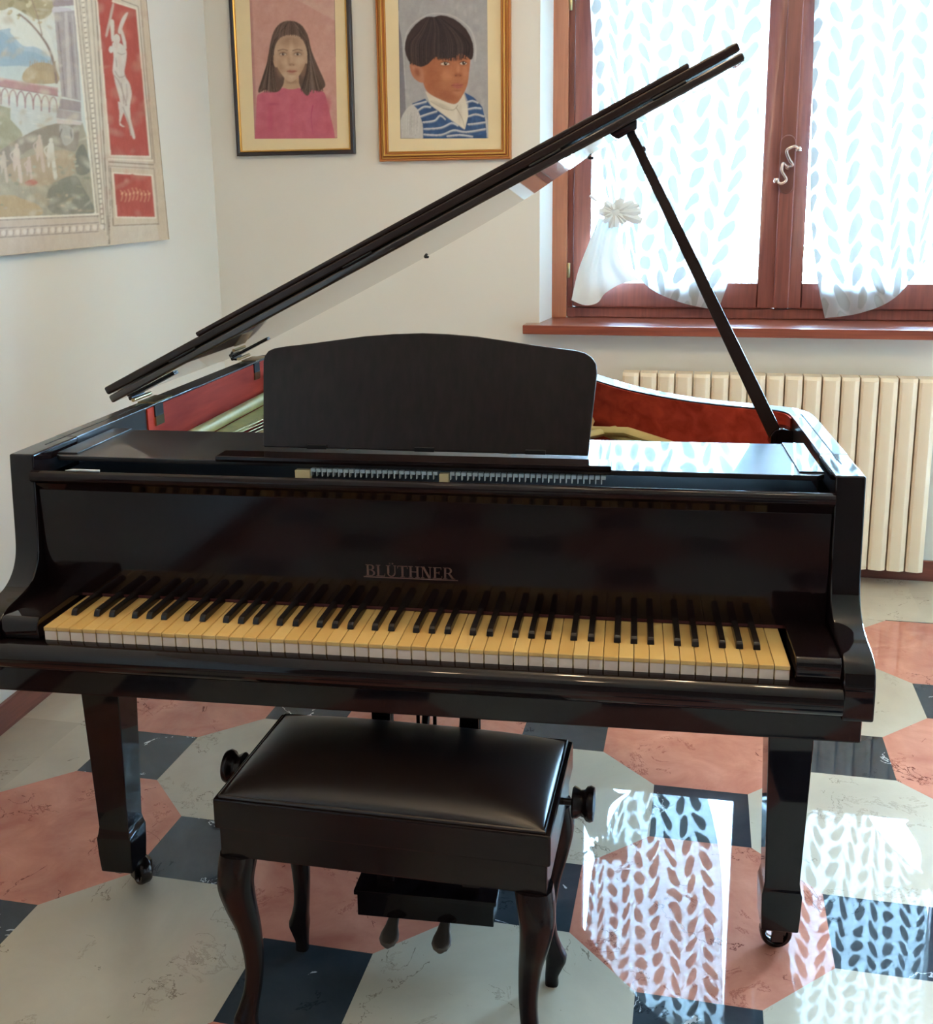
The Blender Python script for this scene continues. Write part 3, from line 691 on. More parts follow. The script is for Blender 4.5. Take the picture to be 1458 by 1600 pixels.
# small bathers
for (fx, fy, sc2, cc) in ((95, 830, 1.0, (204, 185, 173)), (225, 780, .95, (197, 177, 165)), (290, 800, 1.05, (211, 206, 197)), (165, 900, .7, (199, 177, 167)), (20, 870, .8, (194, 177, 163))):
    A.ell(fx, fy, 11 * sc2, 14 * sc2, cc); A.poly([(fx - 14 * sc2, fy + 18 * sc2), (fx + 14 * sc2, fy + 16 * sc2), (fx + 20 * sc2, fy + 90 * sc2), (fx + 34 * sc2, fy + 200 * sc2), (fx + 16 * sc2, fy + 205 * sc2), (fx + 2 * sc2, fy + 110 * sc2), (fx - 12 * sc2, fy + 150 * sc2), (fx - 22 * sc2, fy + 90 * sc2)], cc, 3)
    A.line([(fx - 10 * sc2, fy + 24 * sc2), (fx - 36 * sc2, fy + 50 * sc2), (fx - 22 * sc2, fy + 84 * sc2)], 7 * sc2, cc, 3)
A.poly([(140, 1040), (190, 1020), (215, 1045), (160, 1058)], (177, 115, 101), 3)
# frame mouldings of the painted architecture
def vline(xt, xb, yb, w, c): A.line([(xt + (xt - xb) * 1500 / yb * .95, TOP), (xt, 0), (xb, yb)], w, c)
A.poly([(280, TOP), (420, 0), (540, 1215), (628, 1390), (545, 0), (430, TOP)], (204, 190, 171))
for xt, xb, yb, w_, c_ in ((422, 545, 1218, 8, (231, 222, 207)), (433, 556, 1240, 4, (138, 123, 114)), (452, 578, 1275, 5, (156, 142, 130)), (490, 596, 1300, 5, (158, 143, 131)), (506, 604, 1320, 4, (220, 208, 191)), (520, 612, 1340, 4, (148, 133, 121)), (545, 624, 1388, 5, (118, 99, 88))):
    vline(xt, xb, yb, w_, c_)
for k in range(46):
    t = k / 45.; x = 472 + t * 115; y = t * 1290; A.ell(x, y, 6, 11, (225, 214, 197), .1, 10); A.line([(x - 6, y + 14), (x + 6, y + 14)], 5, (134, 117, 108))
for k in range(30): A.ell(472 - k * 2.6, -k * 29., 6, 11, (225, 214, 197), .1, 8)
A.poly([(-1190, 1290), (0, 1248), (548, 1220), (620, 1388), (0, 1452), (-1190, 1545)], (202, 185, 169))
for ya, yb, w_, c_ in ((1243, 1219, 9, (231, 222, 208)), (1254, 1230, 4, (130, 115, 111)), (1300, 1268, 5, (138, 123, 119)), (1352, 1318, 5, (144, 127, 120))):
    A.line([(-1190, ya + 55), (0, ya), (560, yb)], w_, c_)
for k in range(-14, 15):
    x = k * 40 + 20; y = 1327 - k * 40 * .062; A.ell(x, y, 13, 15, (222, 210, 198), 0, 12); A.line([(x + 18, y - 16), (x + 15, y + 16)], 5, (148, 129, 125))
rq = random.Random(4)
for k in range(170): A.soft(rq.uniform(-100, 520), rq.uniform(-420, 1220), rq.uniform(14, 60), rq.uniform(10, 34), rq.choice([(190, 178, 156), (160, 150, 132), (208, 198, 180), (176, 156, 130), (196, 184, 166)]), .5, rq.uniform(-1, 1))
# red panels and their mouldings
A.line([(620, 1390), (628, 1180), (618, 930)], 3, (118, 101, 90))
A.poly([(440, TOP), (560, TOP), (800, 0), (865, 905), (618, 895), (545, 0)], (208, 192, 172))
A.poly([(455, TOP), (620, TOP), (640, 8), (775, 50), (852, 892), (630, 885), (552, 0)], (167, 77, 66))
A.line([(640, 8), (778, 52), (855, 892), (628, 886), (552, 0)], 7, (226, 212, 192)); A.line([(690, 0), (786, 36), (866, 905)], 4, (127, 105, 93)); A.line([(800, 0), (880, 930)], 4, (147, 123, 107))
A.line([(618, 905), (870, 915)], 6, (230, 218, 199)); A.line([(618, 922), (874, 938)], 5, (114, 95, 84)); A.line([(620, 945), (876, 960)], 4, (147, 127, 113))
A.poly([(628, 955), (878, 970), (904, 1275), (645, 1285)], (203, 183, 160))
A.line([(628, 955), (645, 1285), (904, 1275)], 5, (131, 109, 95)); A.line([(878, 965), (904, 1280)], 4, (147, 121, 106))
A.poly([(645, 985), (865, 1000), (885, 1238), (665, 1235)], (171, 83, 70)); A.line([(643, 984), (866, 999), (887, 1240), (664, 1237), (643, 984)], 7, (228, 214, 194))
A.poly([(672, 1010), (840, 1020), (858, 1215), (690, 1210)], (163, 75, 64), 2)
for k in range(8):
    x = 690 + k * 22; y = 1110 + 6 * math.sin(k * 1.3)
    A.line([(x, y + 34), (x + 8, y), (x - 4, y - 26 - 10 * math.sin(k / 7 * PI))], 5, (198, 135, 104), 4); A.ell(x + 6, y - 8, 6, 9, (205, 148, 116), .4, 10)
# white figure
FG = (204, 192, 179); FS = (164, 147, 136)
A.poly([(650, 30), (640, 20), (620, 110), (600, 200), (612, 205), (634, 110)], (187, 167, 153), 2)
A.poly([(628, 120), (648, 118), (650, 190), (640, 240), (632, 200)], FG, 3)
A.poly([(728, 80), (720, 72), (692, 110), (672, 180), (690, 192), (700, 150)], FG, 3); A.poly([(678, 150), (694, 160), (716, 230), (720, 280), (704, 260), (690, 200)], FG, 3)
A.ell(664, 224, 20, 30, FG); A.ell(632, 282, 12, 20, FG)
A.poly([(645, 240), (690, 250), (720, 290), (718, 350), (708, 410), (716, 440), (740, 480), (750, 540), (740, 600), (745, 680), (770, 780), (755, 784), (728, 700), (690, 600), (676, 540), (658, 480), (650, 440), (642, 400), (648, 320), (640, 280)], FG, 3)
A.poly([(672, 580), (690, 590), (704, 640), (684, 700), (712, 722), (682, 712), (680, 640)], FG, 2); A.line([(700, 610), (730, 690), (745, 770)], 6, FS, 3)
for p in ([(655, 405), (680, 440), (715, 430)], [(650, 430), (680, 470), (700, 540), (705, 590)], [(670, 300), (690, 310), (712, 305)], [(720, 480), (724, 540), (716, 600)], [(690, 470), (704, 540), (722, 600)], [(660, 330), (664, 380)]): A.line(p, 5, FS, 4)
for k in range(60): A.soft(rq.uniform(560, 850), rq.uniform(20, 1230), rq.uniform(14, 40), rq.uniform(20, 70), rq.choice([(205, 120, 100), (150, 66, 56), (196, 104, 88)]) if 1 else 0, .13, rq.uniform(-.4, .4))
for k in range(160): A.soft(rq.uniform(-300, 950), rq.uniform(-400, 1440), rq.uniform(20, 90), rq.uniform(12, 50), rq.choice([(188, 164, 136), (222, 208, 186), (176, 156, 136), (210, 184, 156)]), .16, rq.uniform(-1, 1))
A.build('painted_scene', cv, 3)

# ------------------------------------------------------------------ sheer curtains
CURT = Mat('sheer_leaf_fabric'); CURT.nt.nodes.remove(CURT.b)
_uv = CURT.n('ShaderNodeUVMap', uv_map='fabric'); _sp = CURT.n('ShaderNodeSeparateXYZ'); CURT.l(_uv.outputs[0], _sp.inputs[0])
_dn = CURT.n('ShaderNodeTexNoise', i_Scale=4.0, i_Detail=2.0); CURT.l(_uv.outputs[0], _dn.inputs[0])
_wx = CURT.math('ADD', _sp.outputs[0], CURT.math('MULTIPLY', CURT.math('SUBTRACT', _dn.outputs[0], .5), .11))
_cw = CURT.math('DIVIDE', _wx, .104)
_ci = CURT.math('FLOOR', _cw); _cf = CURT.math('FRACT', _cw)
_t = CURT.math('DIVIDE', CURT.math('SUBTRACT', _cf, .05), .72)
_par = CURT.math('MULTIPLY_ADD', CURT.math('PINGPONG', _ci, 1.0), 2.0, -1.0)
_tt = CURT.math('MULTIPLY_ADD', _par, CURT.math('SUBTRACT', _t, .5), .5)
_vv = CURT.math('ADD', CURT.math('DIVIDE', _sp.outputs[1], .058), CURT.math('MULTIPLY', _ci, .43))
_vv = CURT.math('ADD', _vv, CURT.math('MULTIPLY', CURT.math('POWER', CURT.math('MAXIMUM', _tt, 0.0), 1.5), .62))
_n5 = CURT.n('ShaderNodeTexNoise', i_Scale=7.0, i_Detail=2.0); CURT.l(_uv.outputs[0], _n5.inputs[0])
_vv = CURT.math('ADD', _vv, CURT.math('MULTIPLY', _n5.outputs[0], 1.3))
_lf = CURT.math('ABSOLUTE', CURT.math('SUBTRACT', CURT.math('FRACT', _vv), .5))
# a blade fills its column and narrows towards both ends
_en = CURT.math('SUBTRACT', 1.0, CURT.math('POWER', CURT.math('MINIMUM', CURT.math('ABSOLUTE', CURT.math('MULTIPLY_ADD', _t, 2.0, -1.0)), 1.0), 3.0))
_th = CURT.math('MULTIPLY', CURT.math('MULTIPLY', _en, CURT.math('MULTIPLY_ADD', _n5.outputs[0], .26, .31)), 1.0)
_leaf = CURT.math('MINIMUM', 1.0, CURT.math('MAXIMUM', 0.0, CURT.math('MULTIPLY', CURT.math('SUBTRACT', _th, _lf), 12.0)))
_tl = CURT.n('ShaderNodeBsdfTranslucent', i_Color=(.86, .90, .93, 1)); _df = CURT.n('ShaderNodeBsdfDiffuse', i_Color=(.86, .9, .93, 1)); _tp = CURT.n('ShaderNodeBsdfTransparent', i_Color=(1, 1, 1, 1))
_s1 = CURT.n('ShaderNodeMixShader', i_0=.40); CURT.l(_tl.outputs[0], _s1.inputs[1]); CURT.l(_df.outputs[0], _s1.inputs[2])
_s2 = CURT.n('ShaderNodeMixShader'); CURT.l(CURT.math('MULTIPLY_ADD', _leaf, -.10, .10), _s2.inputs[0]); CURT.l(_s1.outputs[0], _s2.inputs[1]); CURT.l(_tp.outputs[0], _s2.inputs[2])
CURT.l(_s2.outputs[0], CURT.out.inputs[0])
_cc = CURT.mix(_leaf, (.40, .41, .41, 1), (.052, .047, .043, 1)); CURT.l(_cc, _tl.inputs[0])
CURT = CURT.m
DENSE = Mat('gathered_white_fabric'); DENSE.nt.nodes.remove(DENSE.b)
_d = DENSE.n('ShaderNodeBsdfDiffuse', i_Color=(.80, .86, .88, 1)); _t2 = DENSE.n('ShaderNodeBsdfTranslucent', i_Color=(.020, .018, .017, 1)); _a2 = DENSE.n('ShaderNodeAddShader')
DENSE.l(_d.outputs[0], _a2.inputs[0]); DENSE.l(_t2.outputs[0], _a2.inputs[1]); DENSE.l(_a2.outputs[0], DENSE.out.inputs[0]); DENSE = DENSE.m
CYP = 2.505


def along(poly, t):
    P = [Vector((x, y, 0)) for x, y in poly]; L = [0]
    for i in range(1, len(P)): L.append(L[-1] + (P[i] - P[i - 1]).length)
    d = t * L[-1]
    for i in range(1, len(P)):
        if d <= L[i] + 1e-9:
            k = (d - L[i - 1]) / max(L[i] - L[i - 1], 1e-9); return P[i - 1].lerp(P[i], k)
    return P[-1].copy()


def cloth(name, top, bottom, left, right, nu, nv, amp, folds, parent, umap, seed=0, y0=CYP, mat=None):
    """a hanging cloth spanned between four edges (survey coordinates), with soft folds"""
    sm = lambda p: [(q.x, q.y) for q in catmull([(x, y, 0) for x, y in p], 8)]
    top, bottom, left, right = sm(top), sm(bottom), sm(left), sm(right)
    bm = NB(); uvl = bm.loops.layers.uv.new('fabric'); rr = random.Random(seed); ph = [rr.uniform(0, 6.28) for _ in range(4)]
    g = []
    c00, c10, c01, c11 = along(top, 0), along(top, 1), along(bottom, 0), along(bottom, 1)
    for j in range(nv + 1):
        row = []; v = j / nv
        for i in range(nu + 1):
            u = i / nu
            p = along(top, u) * (1 - v) + along(bottom, u) * v + along(left, v) * (1 - u) + along(right, v) * u - (c00 * (1 - u) * (1 - v) + c10 * u * (1 - v) + c01 * (1 - u) * v + c11 * u * v)
            dy = amp * (math.sin(folds * 2 * PI * u + ph[0] + 1.2 * v) + .5 * math.sin(folds * 3.7 * u * 2 + ph[1] - 2 * v) + .35 * math.sin(9 * v + ph[2] + 5 * u))
            q = at(p.x, p.y, (0, 1, 0), (0, y0 + dy, 0))
            row.append((bm.verts.new(q - Vector(parent.location)), (u * umap[0] + umap[2], (1 - v) * umap[1])))
        g.append(row)
    for j in range(nv):
        for i in range(nu):
            q = [g[j][i], g[j][i + 1], g[j + 1][i + 1], g[j + 1][i]]
            f = bm.faces.new([x[0] for x in q])
            for lp, x in zip(f.loops, q): lp[uvl].uv = x[1]
    return finish(name, bm, mat or CURT, parent, angle=180)


cl = empty('sheer_curtain', (-.11, CYP, 2.4)); tag(cl, 'white leaf-patterned sheer curtain tied in a knot on the left window leaf', 'curtain')
cloth('curtain_panel', [(916, -230), (1060, -230), (1214, -230)], [(962, 338), (976, 396), (1010, 446), (1062, 472), (1122, 485)],
      [(916, -230), (922, 0), (933, 150), (942, 280), (962, 338)], [(1214, -230), (1201, 0), (1190, 120), (1180, 250), (1164, 350), (1142, 430), (1122, 485)], 60, 50, .008, 6, cl, (.95, 1.05, 0), 1)
cloth('curtain_tail', [(936, 340), (950, 344), (968, 350)], [(893, 469), (914, 477), (934, 473), (946, 458), (972, 443), (1000, 438)],
      [(936, 340), (918, 385), (903, 425), (893, 469)], [(968, 350), (966, 380), (972, 412), (1000, 438)], 26, 22, .007, 3, cl, (.4, .35, 2), 2, CYP - .012, DENSE)
# knotted rosettes
def rosette(px_, py_, parent, seed):
    bm = NB(); uvl = bm.loops.layers.uv.new('fabric'); kc = at(px_, py_, (0, 1, 0), (0, CYP - .03, 0)) - Vector(parent.location); rr = random.Random(seed)
    for k in range(17):
        a = 2 * PI * k / 17 + rr.uniform(-.15, .15); L = rr.uniform(.045, .085); wd = rr.uniform(.014, .024)
        if -1.2 < a < .9 or a > 5.4: L *= 1.35
        pts = []
        for t in (0, .35, .7, 1.0):
            c = Vector((math.cos(a) * L * t, -.02 * math.sin(PI * min(t, .8)) - rr.uniform(0, .006), math.sin(a) * L * t * .8)); s_ = Vector((-math.sin(a), 0, math.cos(a))) * wd * (.35 + t * .65 if t < .9 else .5)
            pts.append((kc + c - s_, kc + c + Vector((0, -.008, 0)), kc + c + s_))
        vs = [[bm.verts.new(p) for p in r] for r in pts]
        for i in range(3):
            for j in range(2):
                f = bm.faces.new((vs[i][j], vs[i][j + 1], vs[i + 1][j + 1], vs[i + 1][j]))
                for lp in f.loops: lp[uvl].uv = (rr.uniform(0, .1), rr.uniform(0, .1))
    lathe(bm, [(.004, -.016), (.018, -.012), (.022, 0), (.017, .012), (.004, .015)], (kc.x, kc.y - .008, kc.z), 'y', 14)
    finish('knot_rosette', bm, DENSE, parent, angle=50)
rosette(962, 332, cl, 5)
bm = NB(); pp = at(926, 309, (0, 1, 0), (0, CYP - .01, 0)) - Vector(cl.location); tube(bm, [pp + Vector((-.010, 0, .010)), pp + Vector((.016, 0, -.014))], .0055, 8)
tag(finish('tieback_peg', bm, simple('white_plastic', srgb(236, 238, 240), .4), cl), 'white tieback peg')
cr = empty('sheer_curtain', (.75, CYP, 2.4)); tag(cr, 'white leaf-patterned sheer curtain swept aside on the right window leaf', 'curtain')
cloth('curtain_panel', [(1279, -230), (1450, -230), (1600, -230)], [(1289, 497), (1345, 489), (1400, 464), (1455, 400), (1532, 338)],
      [(1279, -230), (1273, 0), (1268, 200), (1266, 320), (1276, 430), (1289, 497)], [(1600, -230), (1588, 0), (1566, 200), (1532, 338)], 64, 50, .008, 6, cr, (1.0, 1.05, 4), 3)
cloth('curtain_tail', [(1524, 350), (1534, 346), (1548, 340)], [(1484, 440), (1520, 470), (1556, 488), (1606, 478)], [(1524, 350), (1520, 390), (1484, 440)], [(1548, 340), (1575, 400), (1606, 478)], 22, 20, .007, 3, cr, (.4, .35, 2), 6, CYP - .012, DENSE)
rosette(1534, 338, cr, 9)
BRK = simple('dark_wire', (.03, .03, .03, 1), .4, .6)
for px_, py_ in ((1183, 259), (1195, 69)):
    p = at(px_, py_, (0, 1, 0), (0, FY - .03, 0)) - Vector(cl.location); bm = NB(); tube(bm, [p + Vector((-.006, 0, 0)), p + Vector((.010, 0, .0)), p + Vector((.012, .018, 0))], .0014, 6); tag(finish('curtain_hook', bm, BRK, cl), 'thin dark curtain hook')

# ------------------------------------------------------------------ grand piano
PY0 = .0648
piano = empty('grand_piano', (-.4062, -.2939, 0), PY0)
tag(piano, 'black lacquered grand piano with its lid propped open by the window', 'piano')
PM = Matrix.Translation(piano.location) @ Matrix.Rotation(PY0, 4, 'Z'); PI_ = PM.inverted()
def pat(u, v, n, o):
    """survey place -> piano space, on a plane given in piano space"""
    nn = PM.to_3x3() @ Vector(n); return PI_ @ at(u, v, nn, PM @ Vector(o))

XO, XI = .738, .690
arm = [(.143, 1.0), (.139, .93), (.136, .87), (.132, .825), (.122, .798), (.106, .780), (.085, .768), (.06, .762), (.035, .758), (.012, .752), (-.005, .742), (-.014, .726), (-.017, .70), (-.016, .657), (.2999, .657), (.2999, 1.0)]
for s in (-1, 1):
    bm = NB(); pf = catmull([(0, y, z) for y, z in arm[:14]], 4)
    pf = [(p.y, p.z) for p in pf] + arm[14:]
    a, b = sorted((s * XI, s * (XO - .001))); prism_x(bm, pf, a, b)
    finish('case_arm', bm, BLACK, piano, .0035, 3, angle=30)
# outline of the case
outl = [(-XO, .30), (-XO, 1.36), (-.728, 1.43), (-.67, 1.49), (-.52, 1.53), (-.33, 1.54), (-.15, 1.515), (.0, 1.45), (.115, 1.375), (.21, 1.28), (.275, 1.17), (.335, 1.06), (.405, .95), (.49, .86), (.575, .80), (.65, .765), (.705, .735), (.732, .69), (XO, .63), (XO, .30)]
P3 = [Vector((x, y, 0)) for x, y in outl]
spl = [P3[0]] + catmull(P3[1:-1], 6) + [P3[-1]]
def offset(pts, d):
    out = []
    for i, p in enumerate(pts):
        t = (pts[min(i + 1, len(pts) - 1)] - pts[max(i - 1, 0)]).normalized(); n = Vector((t.y, -t.x, 0)); out.append(p + n * d)
    return out
def ribbon(bm, A, B, z0, z1, mat=0):
    n = len(A)
    rings = [[(A[i].x, A[i].y, z0), (B[i].x, B[i].y, z0), (B[i].x, B[i].y, z1), (A[i].x, A[i].y, z1)] for i in range(n)]
    loft(bm, rings, True, mat)
bm = NB(); ribbon(bm, spl, offset(spl, .047), .645, 1.0)
finish('rim', bm, HAZY, piano, .003, 2, angle=32)
inner = offset(spl, .0471); innerb = offset(spl, .0505)
lo_i = next(i for i, p in enumerate(inner) if p.y >= .6) ; 
seq = [Vector((inner[0].x, .60, 0))] + inner[1:-1] + [Vector((inner[-1].x, .64, 0))]
seqb = [Vector((innerb[0].x, .60, 0))] + innerb[1:-1] + [Vector((innerb[-1].x, .64, 0))]
bm = NB(); ribbon(bm, seq, seqb, .80, .996)
finish('inner_rim_lining', bm, MAHOG, piano, angle=60)
# thin joint line on the treble arm top
for s in (1, -1):
    bm = NB(); box(bm, s * .713 - .0012, s * .713 + .0012, .225, .66, .9995, 1.0006); finish('joint_line', bm, DARKIN, piano, smooth=False)
# underside board, soundboard, iron plate
bm = NB(); inn = offset(spl, .046)
poly_prism(bm, [(p.x, p.y, .66) for p in inn], [(p.x, p.y, .68) for p in inn]); finish('bottom_frame', bm, BROWNBLACK, piano, smooth=False)
sb = [Vector((-.685, .45, 0))] + innerb[1:-1] + [Vector((.685, .45, 0))]
bm = NB(); poly_prism(bm, [(p.x, p.y, .80) for p in sb], [(p.x, p.y, .815) for p in sb]); finish('soundboard', bm, wood('dark_soundboard', srgb(70, 52, 36), srgb(96, 72, 50), (40, 4, 40)), piano, smooth=False)
bm = NB()
fl = offset(spl, .085)
fl2 = [Vector((fl[0].x, .5, 0))] + fl[1:-1] + [Vector((fl[-1].x, .5, 0))]; fl3 = offset(fl2, .045)
nl = next(i for i, p in enumerate(fl2) if p.x > -.30)
tube(bm, [(p.x, p.y, .905) for p in fl2[:nl]], .016, 8); ribbon(bm, fl2[:nl], fl3[:nl], .872, .885); tube(bm, [(p.x, p.y, .89) for p in fl2[nl - 1:]], .008, 8)
for a, b, wd in (((-.50, .47), (-.45, 1.40), .018), ((-.22, .47), (-.24, 1.42), .018), ((.05, .47), (.02, 1.34), .018), ((.24, .47), (.26, 1.08), .018), ((.26, .95), (.46, .80), .016), ((.10, .55), (.33, .97), .014)):
    tube(bm, [(a[0], a[1], .895), ((a[0] + b[0]) / 2, (a[1] + b[1]) / 2, .91), (b[0], b[1], .895)], wd, 8, flat=.7)
box(bm, -.66, .66, .44, .56, .872, .89)
finish('iron_plate', bm, GOLD, piano, angle=50)
bm = NB()
for k in range(70):
    x0 = -.62 + 1.22 * k / 69; ye = 1.36 - max(0, (x0 + .25)) ** 1.1 * 1.05
    tube(bm, [(x0, .50, .898), (x0 + (.10 if k < 16 else 0), ye, .898)], .0009, 4)
tag(finish('strings', bm, BRASS, piano, smooth=False), kind='stuff')
# lid hinges on the bass side
for y in (.70, 1.36):
    bm = NB(); box(bm, -.737, -.694, y - .045, y + .045, 1.0, 1.0022); tube(bm, [(-.747, y - .045, 1.006), (-.747, y + .045, 1.006)], .0045, 10)
    finish('lid_hinge', bm, BRASS, piano)
for y0 in (.632, 1.275):
    bm = NB(); box(bm, -.6885, -.6845, y0, y0 + .042, .972, .9985); q = finish('mortise_shade', bm, DARKIN, piano, smooth=False)  # dark box stands in for the shade inside the hinge cutout
    bm = NB(); box(bm, -.6885, -.6838, y0, y0 + .042, .952, .973); finish('mortise_plate', bm, BRASS, q)
# key bed, key slip, cheeks
bm = NB(); box(bm, -.726, .726, .006, .42, .61, .660); finish('key_bed', bm, BLACK, piano, .004, 2)
slip = catmull([(0, .006, .6605), (0, -.012, .663), (0, -.026, .671), (0, -.032, .686), (0, -.029, .700), (0, -.018, .709), (0, -.004, .7115)], 4)
bm = NB(); prism_x(bm, [(p.y, p.z) for p in slip] + [(.012, .7115), (.012, .6605)], -XI + .0005, XI - .0005); finish('key_slip', bm, BLACK, piano, .001, 2, angle=35)
for s in (-1, 1):
    bm = NB(); a, b = sorted((s * .621, s * (XI - .001)))
    pf = [(-.003, .712), (-.006, .730), (-.004, .744), (.004, .750), (.15, .752), (.15, .712)]
    prism_x(bm, pf, a, b); finish('cheek_block', bm, BLACK, piano, .003, 2, angle=35)
# fallboard with lettering
fb = [(.1475, .736), (.1475, .935), (.140, .949), (.128, .953), (.121, .958), (.1195, .966), (.123, .972), (.131, .9745), (.150, .970), (.185, .958), (.185, .736)]
bm = NB(); prism_x(bm, fb, -XI + .001, XI - .001); fall = finish('fallboard', bm, BROWNBLACK, piano, .0012, 2, angle=35)
bm = NB(); box(bm, -XI + .001, XI - .001, .1468, .1475, .7365, .7415); finish('key_felt', bm, simple('red_key_felt', srgb(70, 26, 30), .95), fall, smooth=False)
# capital letters built from strokes, cap height 1
TN, TK, SF = .055, .15, .05
def R_(x0, x1, y0, y1): return [(x0, y0), (x1, y0), (x1, y1), (x0, y1)]
def stem(x, w=TK): return [R_(x, x + w, 0, 1), R_(x - .09, x + w + .09, 0, SF), R_(x - .09, x + w + .09, 1 - SF, 1)]
def arc(cx, cy, rx, ry, a0, a1, t0, t1, n=12):
    out = []
    for i in range(n):
        qs = []
        for k in (i, i + 1):
            a = a0 + (a1 - a0) * k / n; th = t0 + (t1 - t0) * abs(math.cos(a)); qs.append(((cx + rx * math.cos(a), cy + ry * math.sin(a)), (cx + (rx - th) * math.cos(a), cy + (ry - th) * math.sin(a))))
        out.append([qs[0][0], qs[1][0], qs[1][1], qs[0][1]])
    return out
def bar(x0, y0, x1, y1, w): return [(x0, y0), (x0 + w, y0), (x1 + w, y1), (x1, y1)]
H2 = PI / 2
GL = {
    'B': (stem(.09) + [R_(.2, .42, 1 - TN, 1), R_(.2, .42, .5, .5 + TN), R_(.2, .44, 0, TN)] + arc(.42, .7625, .25, .2375 + .0, -H2, H2, TN, TK) + arc(.44, .2625, .3, .2625, -H2, H2, TN, TK), .82),
    'L': (stem(.09) + [R_(.2, .66, 0, TN), bar(.63, 0, .67, .24, .035)], .78),
    'U': (stem(.05)[:1][:0] + [R_(.09, .24, .3, 1), R_(0, .33, 1 - SF, 1), R_(.66, .72, .3, 1), R_(.57, .81, 1 - SF, 1)] + arc(.405, .31, .315, .31, PI, 2 * PI, TN, .11) + [R_(.24, .34, 1.1, 1.21), R_(.46, .56, 1.1, 1.21)], .88),
    'T': (stem(.32) + [R_(.02, .78, 1 - TN, 1), bar(.02, 1, .0, .76, .035), bar(.745, 1, .765, .76, .035)], .86),
    'H': (stem(.09) + stem(.62) + [R_(.2, .64, .48, .48 + TN)], .94),
    'N': ([R_(.12, .18, 0, 1), R_(.02, .28, 0, SF), R_(.0, .2, 1 - SF, 1), R_(.70, .76, 0, 1), R_(.60, .86, 1 - SF, 1), bar(.58, 0, .1, 1, .18)], .94),
    'E': (stem(.09) + [R_(.2, .64, 1 - TN, 1), R_(.2, .48, .48, .48 + TN), R_(.2, .68, 0, TN), bar(.61, 1, .62, .78, .035), bar(.65, 0, .67, .24, .035), R_(.46, .495, .38, .63)], .78),
    'R': (stem(.09) + [R_(.2, .42, 1 - TN, 1), R_(.2, .42, .47, .47 + TN)] + arc(.42, .735, .27, .265, -H2, H2, TN, TK) + [bar(.70, 0, .36, .5, .17), R_(.66, .93, 0, SF)], .92),
}
word = 'BLUTHNER'; tot = sum(GL[c][1] for c in word); cap = .0205; width = .158; kx = width / (tot * cap)
bm = NB(); x = -.086
for ch in word:
    pl, adv = GL[ch]
    for q in pl:
        pts = [(x + a * cap * kx, .7975 + b * cap) for a, b in q]
        poly_prism(bm, [(a, .1474, b) for a, b in pts], [(a, .1469, b) for a, b in pts])
    x += adv * cap * kx
box(bm, -.090, .077, .1469, .1474, .7946, .7966)
tag(finish('lettering', bm, LETTER, fall, smooth=False), 'dull brass serif capitals with an underline')
# keys
KW = 1.2285 / 52
bm = NB(); box(bm, -KW / 2 + .0005, KW / 2 - .0005, 0, .150, .728, .735)
for f in bm.faces: f.material_index = 0
box(bm, -KW / 2 + .0007, KW / 2 - .0007, .0015, .150, .706, .7279, 1)
white0 = finish('white_key', bm, [KEYTOP, KEYFRONT], piano, .0006, 1)
hw, tw = .0058, .0046
bm = NB()
loft(bm, [[(-hw, .054, .735), (hw, .054, .735), (hw, .149, .735), (-hw, .149, .735)], [(-tw - .0006, .0565, .743), (tw + .0006, .0565, .743), (tw + .0006, .149, .743), (-tw - .0006, .149, .743)], [(-tw, .061, .7465), (tw, .061, .7465), (tw, .149, .7465), (-tw, .149, .7465)]])
black0 = finish('black_key', bm, EBONY, piano, .0012, 2)
fw = fb_ = True
shift = {0: -.0022, 1: .0022, 3: -.003, 4: 0, 5: .003}
rr = random.Random(3)
for i in range(52):
    x = (i - 25.5) * KW; o = white0 if fw else white0.copy()
    if not fw: col.objects.link(o); o.parent = piano
    fw = False; o.location = (x, rr.uniform(-.0004, .0004), rr.uniform(-.0006, .0003))
    note = (i + 5) % 7
    if note in shift and i < 51:
        o = black0 if fb_ else black0.copy()
        if not fb_: col.objects.link(o); o.parent = piano
        fb_ = False; o.location = (x + KW / 2 + shift[note], 0, rr.uniform(-.0004, .0004))
# music shelf with slide board, rails, desk
bm = NB(); prism_z(bm, [(-.685, .212), (-.672, .199), (.672, .199), (.685, .212), (.685, .437), (-.685, .437)], .9765, .9855); finish('music_shelf', bm, HAZY, piano, .0015, 2)
for s in (-1, 1):
    bm = NB(); a, b = sorted((s * .6845, s * .645)); box(bm, a, b, .215, .436, .9855, .9885); finish('slide_rail', bm, HAZY, piano, .001)
bm = NB(); box(bm, -.365, .335, .182, .232, .9856, .9965); finish('slide_board', bm, BROWNBLACK, piano, .003, 2)
DN = Vector((0, -math.cos(.28), math.sin(.28))); DO = Vector((0, .262, .995))
dp = [(411, 698), (411, 566), (413, 556), (419, 548), (428, 544), (445, 541), (480, 537), (525, 531), (570, 525), (615, 521.5), (660, 520), (700, 521.5), (745, 525.5), (790, 532), (835, 539), (870, 543.5), (898, 547), (914, 551), (925, 558), (932, 569), (933, 584), (919, 712)]
fr_ = [pat(x, y, DN, DO) for x, y in dp]; bk = [p - DN * .012 for p in fr_]
bm = NB(); poly_prism(bm, fr_, bk); finish('music_desk', bm, DESKWOOD, piano, .0025, 2)
for x in (-.20, .0, .20):
    bm = NB(); box(bm, x - .018, x + .018, .258, .275, .9957, 1.003); finish('desk_hinge', bm, STEEL, piano)
for x in (-.15, .15):
    bm = NB(); tube(bm, [(x, .285, .990), (x, .345, 1.10), (x, .38, .99)], .004, 6); finish('desk_prop', bm, BRASS, piano)
